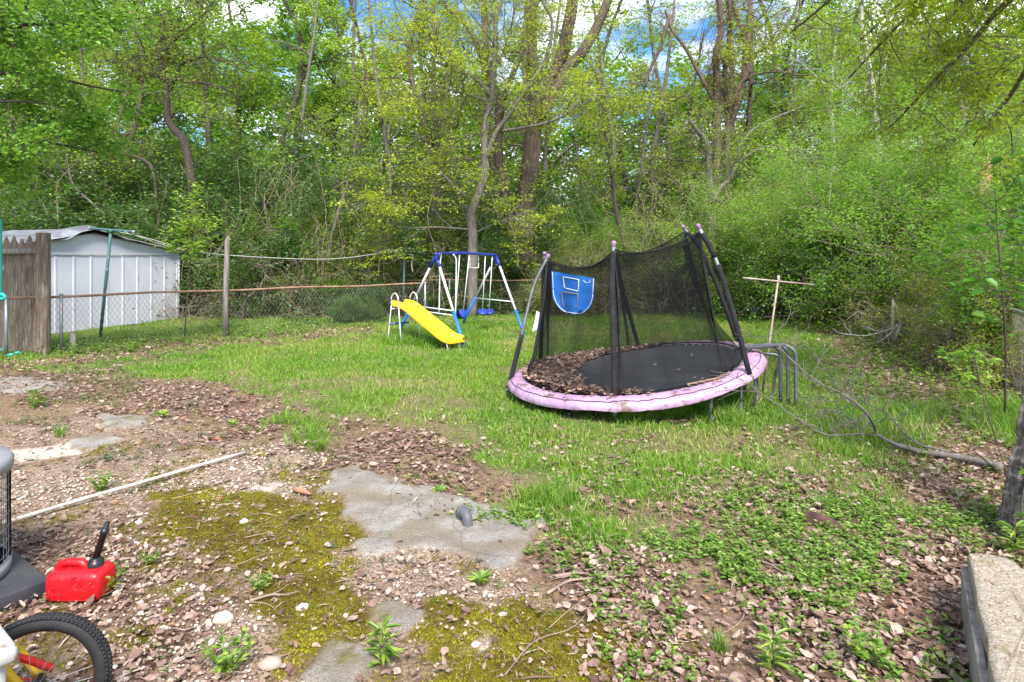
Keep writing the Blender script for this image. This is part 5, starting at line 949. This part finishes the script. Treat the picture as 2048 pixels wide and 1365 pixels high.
finish(T, 'vine_hung_tree', 'tree wrapped in hanging brown vines standing against the sky right of centre', 'tree', m0, B_brown, L_rus, T.leafs(2, .08, .15, keep=.6))
# left: dark twisted tree above the dark bushes
T = Tr(207); Y = 18.4; m0 = P3(400, 640, Y); m0[2] = 0
P = T.limb([m0] + path([(395, 480), (380, 340), (366, 281), (345, 258), (335, 235), (334, 176), (327, 151), (322, 125), (316, 105), (330, 60), (325, 20)], Y), .15, .04, 46, .004, 9)
CB = dict(depth=3, kids=[6, 7, 5], wander=.30, spread=1.0, anch=3, up=.0)
for pts in ([(340, 178), (352, 158), (372, 165), (420, 170), (480, 200)], [(334, 165), (310, 140), (290, 100), (270, 60)], [(322, 120), (350, 80), (400, 40), (430, 0)], [(352, 160), (362, 130), (400, 115), (430, 118), (500, 145)], [(327, 151), (300, 150), (250, 130), (210, 120)]):
    q = T.limb(path(pts, [Y - .3 * i for i in range(len(pts))]), .06, .015, 18, .006, 7); T.sprout(q, 12, 1.5, .014, CB, .1)
T.sprout(P, 22, 1.6, .016, CB, .5)
finish(T, 'twisted_tree', 'dark twisted tree with a dense haze of brown twigs above the dark bushes', 'tree', m0, B_dark, L_yg, T.leafs(1, .08, .15, keep=.8))
# left: leaning slim trunks behind the shed
for nm, lb, pts, r, Y, bk, lf in (('leaning_tree', 'slim dark trunk leaning left behind the shed', [(165, 640), (155, 457), (116, 380), (81, 316), (67, 281), (53, 229), (46, 190), (20, 120)], .085, 19, B_dark, L_yg), ('leaning_tree', 'slim pale grey trunk leaning left between the shed roof and the dark bushes', [(222, 640), (214, 453), (193, 415), (148, 369), (134, 306), (120, 270), (100, 200)], .05, 18.4, B_grey, L_mid),
                          ('leaning_tree', 'thin grey sapling trunk behind the wooden pickets at the far left', [(85, 640), (80, 470), (74, 380), (66, 300), (30, 240), (0, 200)], .06, 19, B_grey, L_yg), ('leaning_tree', 'crooked thin trunk left of the dark bushes with one long arching limb', [(310, 640), (318, 470), (312, 400), (300, 330), (246, 306), (190, 278), (169, 246), (123, 221), (60, 160)], .06, 18.4, B_dark, L_yg),
                          ('leaning_tree', 'slim tree leaning right with pale limbs above the far fence', [(650, 640), (655, 520), (670, 450), (690, 385), (705, 330), (715, 260), (720, 200)], .075, 18.6, B_grey, L_mid), ('leaning_tree', 'thin sapling trunk behind the swing set clothes post', [(845, 640), (848, 560), (850, 490), (868, 400), (845, 330)], .05, 18.8, B_grey, L_yg),
                          ('leaning_tree', 'straight narrow trunk rising just left of the swing set', [(875, 640), (876, 520), (877, 400), (876, 300), (870, 180), (868, 60), (868, -40)], .15, 20.4, B_brown, L_yg)):
    T = Tr(500 + int(pts[0][0])); m0 = P3(*pts[0], Y); m0[2] = 0; P = T.limb([m0] + path(pts[1:], Y), r, r * .3, 30, .005, 8); T.sprout(P, 16, 1.4, .012, CH, .35)
    finish(T, nm, lb, 'tree', m0, bk, lf, T.leafs(2, .085, .16, keep=.8))
# ---- near trees whose branches hang into the top corners
T = Tr(301); m0 = np.array([-9.4, 9.0, -.05]); P = T.limb([m0, (-9.3, 9.0, 2), (-9.2, 8.9, 4), (-8.9, 8.8, 6.5)], .2, .1, 20)
CO = dict(depth=3, kids=[5, 6, 4], wander=.16, spread=.75, anch=3, up=-.02, tipup=-.03)
for a, b, c_ in (((-9.2, 8.9, 3.6), (-8.0, 9.3, 4.6), (-6.2, 9.6, 4.4)), ((-9.1, 8.9, 4.4), (-7.6, 9.2, 5.3), (-6.0, 9.4, 5.3)), ((-9.2, 8.9, 3.0), (-8.3, 9.4, 3.7), (-6.9, 10, 3.5)), ((-9, 8.8, 5), (-7.8, 8.4, 5.6), (-5.8, 8.6, 5.5)), ((-9.2, 8.9, 3.3), (-8.5, 9.0, 4.0), (-7.0, 9.2, 4.1))):
    q = T.limb([a, b, c_], .05, .012, 16, .01, 7); T.sprout(q, 11, 1.0, .010, CO, .25)
finish(T, 'overhanging_tree', 'leafy branches of a tree hanging into the picture from the top left corner', 'tree', m0, B_dark, L_bri, T.leafs(3, .075, .12, flat=.35, kind='oval', wid=.75))
T = Tr(302); m0 = np.array([3.23, 3.72, -.08]); P = T.limb([m0, (3.25, 3.72, .3), (3.40, 3.78, .85), (3.75, 4.0, 2.2), (3.95, 4.2, 3.4), (4.3, 4.6, 4.6)], .165, .09, 170, .0004, 110); ridge(T, P, 170, 110, .22, 7.5, 5)
vn = T.limb([(3.08, 3.60, 0), (3.08, 3.60, .35), (3.22, 3.56, .5), (3.34, 3.62, .8), (3.42, 3.66, 1.1), (3.6, 3.84, 1.8), (3.8, 3.9, 2.5)], .014, .01, 24, .003, 6)
for a, b, c_ in (((4.2, 4.5, 4.2), (4.8, 6.2, 4.9), (4.6, 8.2, 4.2)), ((4.1, 4.4, 3.9), (5.2, 6.6, 4.4), (5.4, 8.6, 3.6)), ((4.3, 4.6, 4.6), (4.2, 6.4, 5.2), (3.9, 8.4, 4.9)), ((4.2, 4.5, 4.3), (5.6, 6.8, 5.0), (6.6, 9, 4.6)), ((4.2, 4.6, 4.0), (5.4, 6.0, 3.9), (6.0, 7.8, 3.2)), ((4.3, 4.6, 4.6), (5.2, 7.2, 5.3), (5.2, 9.6, 4.9))):
    q = T.limb([a, b, c_], .05, .012, 18, .01, 7); T.sprout(q, 12, 1.15, .010, CO | dict(tipup=-.09), .3)
o = finish(T, 'overhanging_tree', 'grey trunk with a climbing vine at the right edge, yellow-green branches overhead at top right', 'tree', m0, B_ridge, L_yg, T.leafs(3, .062, .10, flat=.3))
rg = np.random.default_rng(61); n = 60; i_ = rg.integers(0, 22, n); Pv = vn[i_] + rg.normal(0, .05, (n, 3)); lb_ = MB().leaves(Pv, rdir(rg, n, -.5, .3), rdir(rg, n, .1, .9), .07, .05, .15, .2, 'oval', rng=rg); lb_.v = [v - m0 for v in lb_.v]; lb_.build('vine_leaves', M_cover, o)
# big-leafed bush at the right edge
T = Tr(303); m0 = np.array([5.3, 5.3, -.05])
for a, b, c_ in (((5.3, 5.3, 0), (5.2, 5.3, 1.6), (4.75, 5.2, 3.2)), ((5.3, 5.3, 0), (5.0, 5.5, 1.4), (4.75, 5.5, 2.4)), ((5.3, 5.3, 0), (5.4, 5.2, 2.2), (4.9, 5.4, 3.7))):
    q = T.limb([a, b, c_], .03, .008, 16, .006, 6); T.sprout(q, 9, .75, .008, dict(depth=2, kids=[5, 4], wander=.15, spread=.8, anch=3, up=0), .25)
finish(T, 'broad_leaf_bush', 'large-leafed glossy green bush reaching in at the right edge above the vine-covered trunk', 'bush', m0, B_grey, L_mid, T.leafs(2, .10, .08, kind='oval', wid=.72, tilt=.6, zmin=1.1))
# ---- saplings and small plants
def sapling(name, label, pts, r, leaf, bark, L, per, c, seed, Y=None, k=10, sp=.4, f0=.4, kind='oval', wid=.5, spread=.05):
    T = Tr(seed); m0 = np.array(pts[0]); P = T.limb(pts, r, r * .4, 16, .002, 6); T.sprout(P, k, sp, r * .5, c, f0, lvl=max(0, c['depth'] - 1))
    return finish(T, name, label, 'sapling', m0, bark, leaf, T.leafs(per, L, spread, kind=kind, wid=wid, flat=.4))
cS_ = dict(depth=2, kids=[4, 3], wander=.12, spread=.7, anch=4, up=.03)
sapling('sapling', 'sapling with light yellow-green leaves standing behind the fence in front of the dark bushes', [(-7.1, 13.0, 0), P3(378, 560, 13), P3(382, 500, 13), P3(388, 450, 13), P3(400, 405, 13)], .018, L_bri, B_brown, .10, 3, cS_, 401, k=26, sp=.62, f0=.45, spread=.09)
a_ = P3(2012, 950, 4.9); a_[2] = 0
sapling('sapling', 'young sapling with rows of pale yellow-green leaflets near the right edge', [a_, P3(1992, 880, 4.9), P3(1968, 800, 4.9), P3(1955, 740, 4.9), P3(1948, 706, 4.9)], .007, L_bri, B_brown, .065, 2, cS_, 402, k=9, sp=.24, f0=.55, spread=.012)
a_ = P3(2010, 830, 6.6); a_[2] = 0
sapling('sapling', 'thin dark upright sapling stem at the right edge in front of the vines', [a_, P3(2012, 700, 6.6), P3(2004, 580, 6.6), P3(1994, 470, 6.6), P3(1990, 380, 6.6)], .014, L_mid, B_dark, .06, 1, cS_, 403, k=12, sp=.4, f0=.4)
a_ = P3(1925, 640, 13); a_[2] = 0
sapling('sapling', 'bare pale-stemmed sapling with a tuft of yellow leaves at its top in the right thicket', [a_, P3(1930, 600, 12.6), P3(1915, 500, 12.6), P3(1906, 440, 12.6), P3(1902, 420, 12.6)], .03, L_rus, B_pale, .09, 2, cS_, 404, k=9, sp=.35, f0=.75)
# fallen branch with its twigs
FB = Tr(405); m0 = np.array([*G2(2000, 935), .05])
def gp(px, py, z=.0): x_, y_ = G2(px, py, z); return np.array([x_, y_, z])
P = FB.limb([gp(2003, 935, .06), gp(1950, 922, .05), gp(1900, 913, .05), gp(1838, 902, .06), gp(1790, 888, .08), gp(1750, 868, .10)], .034, .016, 24, .002, 8)
brs = [([gp(1750, 868, .10), gp(1748, 850, .22), gp(1725, 815, .42), gp(1690, 785, .55), gp(1640, 760, .6), gp(1600, 728, .7), gp(1560, 690, .85), gp(1548, 660, .95)], .016), ([gp(1752, 870, .1), gp(1700, 868, .12), gp(1650, 868, .15), gp(1600, 840, .25), gp(1540, 800, .4), gp(1500, 770, .5)], .010), ([gp(1900, 905, .07), gp(1830, 880, .15), gp(1770, 820, .3), gp(1700, 780, .4), gp(1650, 735, .5)], .010), ([gp(1730, 820, .4), gp(1700, 800, .35), gp(1665, 805, .3)], .006)]
for pts, r in brs:
    q = FB.limb(pts, r, .004, 22, .004, 5); FB.sprout(q, 12, .5, .004, dict(depth=2, kids=[3, 3], wander=.2, spread=.7, anch=1, up=.02), .1, lvl=1)
FB.limb([gp(1985, 930, .07), gp(1965, 915, .13), gp(1948, 903, .2)], .018, .006, 8)
FB.tb.v = [v - m0 for v in FB.tb.v]; o = FB.tb.build('fallen_branch', B_grey); o.location = m0; tag(o, 'long forked bare branch fallen across the leaves right of the trampoline', 'branch')
# white broken sticks by the thicket
FB = Tr(406); Y = 11.7; zz = lambda a, b: P3(a, b, Y)
FB.limb([zz(1788, 680), zz(1800, 652), zz(1799, 645), zz(1793, 615), zz(1789, 608)], .03, .02, 10); FB.limb([zz(1785, 675), zz(1786, 600)], .03, .02, 5)
q = FB.limb([zz(1798, 650), zz(1770, 662), zz(1730, 672), zz(1690, 668)], .016, .006, 10); FB.sprout(q, 8, .5, .008, dict(depth=2, kids=[3, 2], wander=.1, spread=.6, anch=1), .2)
q = FB.limb([zz(1798, 650), zz(1765, 680), zz(1725, 693)], .016, .006, 8); FB.sprout(q, 5, .4, .006, dict(depth=2, kids=[3, 2], wander=.1, spread=.6, anch=1), .2)
m0 = zz(1788, 690); FB.tb.v = [v - m0 for v in FB.tb.v]; o = FB.tb.build('broken_branch', B_pale); o.location = m0; tag(o, 'pale snapped branch propped up at the foot of the right-hand thicket', 'branch')
# splintered limb in the thicket
FB = Tr(407); Y = 12; q = FB.limb([zz(1960, 400) * [1, 12 / 12.9, 1] if False else P3(1964, 392, Y), P3(1966, 372, Y), P3(1970, 350, Y)], .09, .11, 8)
for i in range(16): a = i * .4; b = q[-1] + [math.cos(a) * .06, math.sin(a) * .06, -.1]; FB.tb.tube([b, b + [.02, 0, .15], b + [FB.rg.uniform(.05, .22), FB.rg.normal(0, .05), FB.rg.uniform(.25, .55)]], [.02, .015, .003], 4)
FB.limb([P3(1964, 392, Y), P3(1960, 450, Y + .3), (P3(1950, 520, Y + .5) * [1, 1, 0])], .09, .12, 8)
o = FB.tb.build('splintered_stump', pm('split_wood', (.50, .22, .10), (.62, .42, .28), 6, .85, .5, 20, stretch=(6, 6, .8))); tag(o, 'snapped trunk with splintered orange-brown wood in the right-hand thicket', 'stump')
# weeds in the foreground: small rosettes
def weed(seed, n, L, hgt, W=.3):
    rg = np.random.default_rng(seed); a = np.arange(n) * 2.4 + rg.normal(0, .2, n); el = rg.uniform(.25, 1.1, n); D = np.stack([np.cos(a), np.sin(a), el], 1); P = np.stack([np.cos(a) * .006, np.sin(a) * .006, rg.uniform(0, hgt, n)], 1)
    N = nrm(np.stack([-np.cos(a) * el, -np.sin(a) * el, np.ones(n)], 1)); l = L * rg.uniform(.6, 1.1, n); return MB().leaves(P, D, N, l, l * W, .12, .35, 'oval', rng=rg)
wd_ = [(959, 1168, 0, 1.0, 'green rosette weed growing at the lower edge of the concrete slab'), (765, 1330, 1, 1.3, 'tall leafy weed at the bottom centre beside the grey concrete patch'), (70, 815, 1, 1.6, 'tall grey-green weed standing in the leaves at the far left'), (325, 830, 0, 1.2, 'dark green leafy weed in the dead leaves left of the lawn'), (520, 1180, 3, .9, 'small weed between gravel and moss'),
       (1120, 975, 3, 1.3, 'low rosette weed between slab and lawn'), (880, 985, 0, .9, 'dandelion-like weed at the back edge of the slab'), (300, 1130, 3, .8, 'tiny weed left of the moss patch'), (465, 850, 0, .9, 'spreading bright weed in the dead leaves below the lawn'), (455, 1345, 3, 1.5, 'leafy weed on the gravel at the bottom edge'), (210, 1190, 3, 1.3, 'weed growing beside the red fuel can'),
       (1545, 1345, 1, 1.3, 'upright weed in the dead leaves at the bottom right'), (1440, 1300, 2, .8, 'wispy weed on the edge of the moss and dead leaves'), (200, 975, 3, 1.3, 'weed beside the middle of the white pipe'), (120, 870, 2, 1.0, 'bushy weed at the far left below the tall grey-green one'), (1740, 1330, 3, 1.6, 'low broad weed in the leaves left of the concrete wall'), (2030, 1110, 1, 1.4, 'weed with notched leaves behind the concrete wall'), (640, 900, 2, 1.1, 'greyish clump of weeds behind the slab corner')]
wp = [weed(1, 22, .075, .02, .28), weed(2, 44, .065, .12, .2), None, None]
rg = np.random.default_rng(8); n = 120; a = rg.random(n) * 6.28; el = rg.uniform(1.2, 4, n); D = np.stack([np.cos(a), np.sin(a), el], 1); wp[2] = MB().leaves(rg.normal(0, .018, (n, 3)) * [1, 1, 0], D, np.stack([np.cos(a), np.sin(a), 0 * a - .2], 1), rg.uniform(.06, .15, n), .0045, 0, rg.uniform(-.5, .1, n), 'blade', rng=rg)
n = 110; hb = rg.random(n); q = rg.integers(0, 6, n); sd_ = np.stack([np.cos(q * 1.05), np.sin(q * 1.05), 0 * q + 1.3], 1) * .07; P_ = sd_ * hb[:, None] + rg.normal(0, .006, (n, 3)); wp[3] = MB().leaves(P_, rdir(rg, n, 0, .6), upn(rg, n, .5), rg.uniform(.014, .03, n), .013, .15, .2, 'oval', rng=rg)
for j in range(6): wp[3].tube([(0, 0, -.01), (math.cos(j * 1.05) * .035, math.sin(j * 1.05) * .035, .045), (math.cos(j * 1.05) * .07, math.sin(j * 1.05) * .07, .09)], .0018, 4, False)
wp[3].tube([(0, 0, -.02), (0, 0, .01)], .006, 5); wob = {}
for i, (px, py, kd, s__, lb) in enumerate(wd_):
    if kd not in wob: o = wob[kd] = wp[kd].build('weed', M_cover)
    else: o = wob[kd].copy(); COL.objects.link(o)
    x_, y_ = G2(px, py); o.location = (x_, y_, float(gh(x_, y_))); o.rotation_euler = (0, 0, i * 1.3); o.scale = (s__,) * 3; tag(o, lb, 'weed', 'weeds on and around the patio')
# sticks in the leaves
stk = [((1100, 1162), (1260, 1160), .010, 'longest brown stick lying just below the right end of the slab'), ((1095, 1195), (1215, 1150), .008, 'forked stick below the longest one'), ((1500, 1125), (1590, 1160), .008, 'crooked stick in the ground cover right of centre'), ((1600, 1170), (1650, 1235), .007, 'stick pointing towards the camera among the dead leaves'), ((500, 1210), (600, 1192), .007, 'dark twig beside the moss near the bottom'), ((640, 1010), (560, 1060), .003, 'thin curved twig lying on the moss'), ((1010, 1360), (1180, 1230), .003, 'long thin twig across the lower moss')]
for i, ((a1, b1_), (a2, b2_), r, lb) in enumerate(stk):
    p = np.array([*G2(a1, b1_), .02]); q = np.array([*G2(a2, b2_), .025]); n_ = np.array([-(q - p)[1], (q - p)[0], 0]); mb = MB().tube(curve([p, lerp(p, q, .4) + n_ * .08, lerp(p, q, .7) - n_ * .03, q], 12), np.linspace(r, r * .4, 12), 6)
    mb.tube(curve([lerp(p, q, .4) + n_ * .08, lerp(p, q, .6) + n_ * .2, lerp(p, q, .75) + n_ * .22 + [0, 0, .02]], 6), np.linspace(r * .5, r * .25, 6), 5)
    tag(mb.build('stick', B_tan), lb, 'stick', 'sticks on the ground')
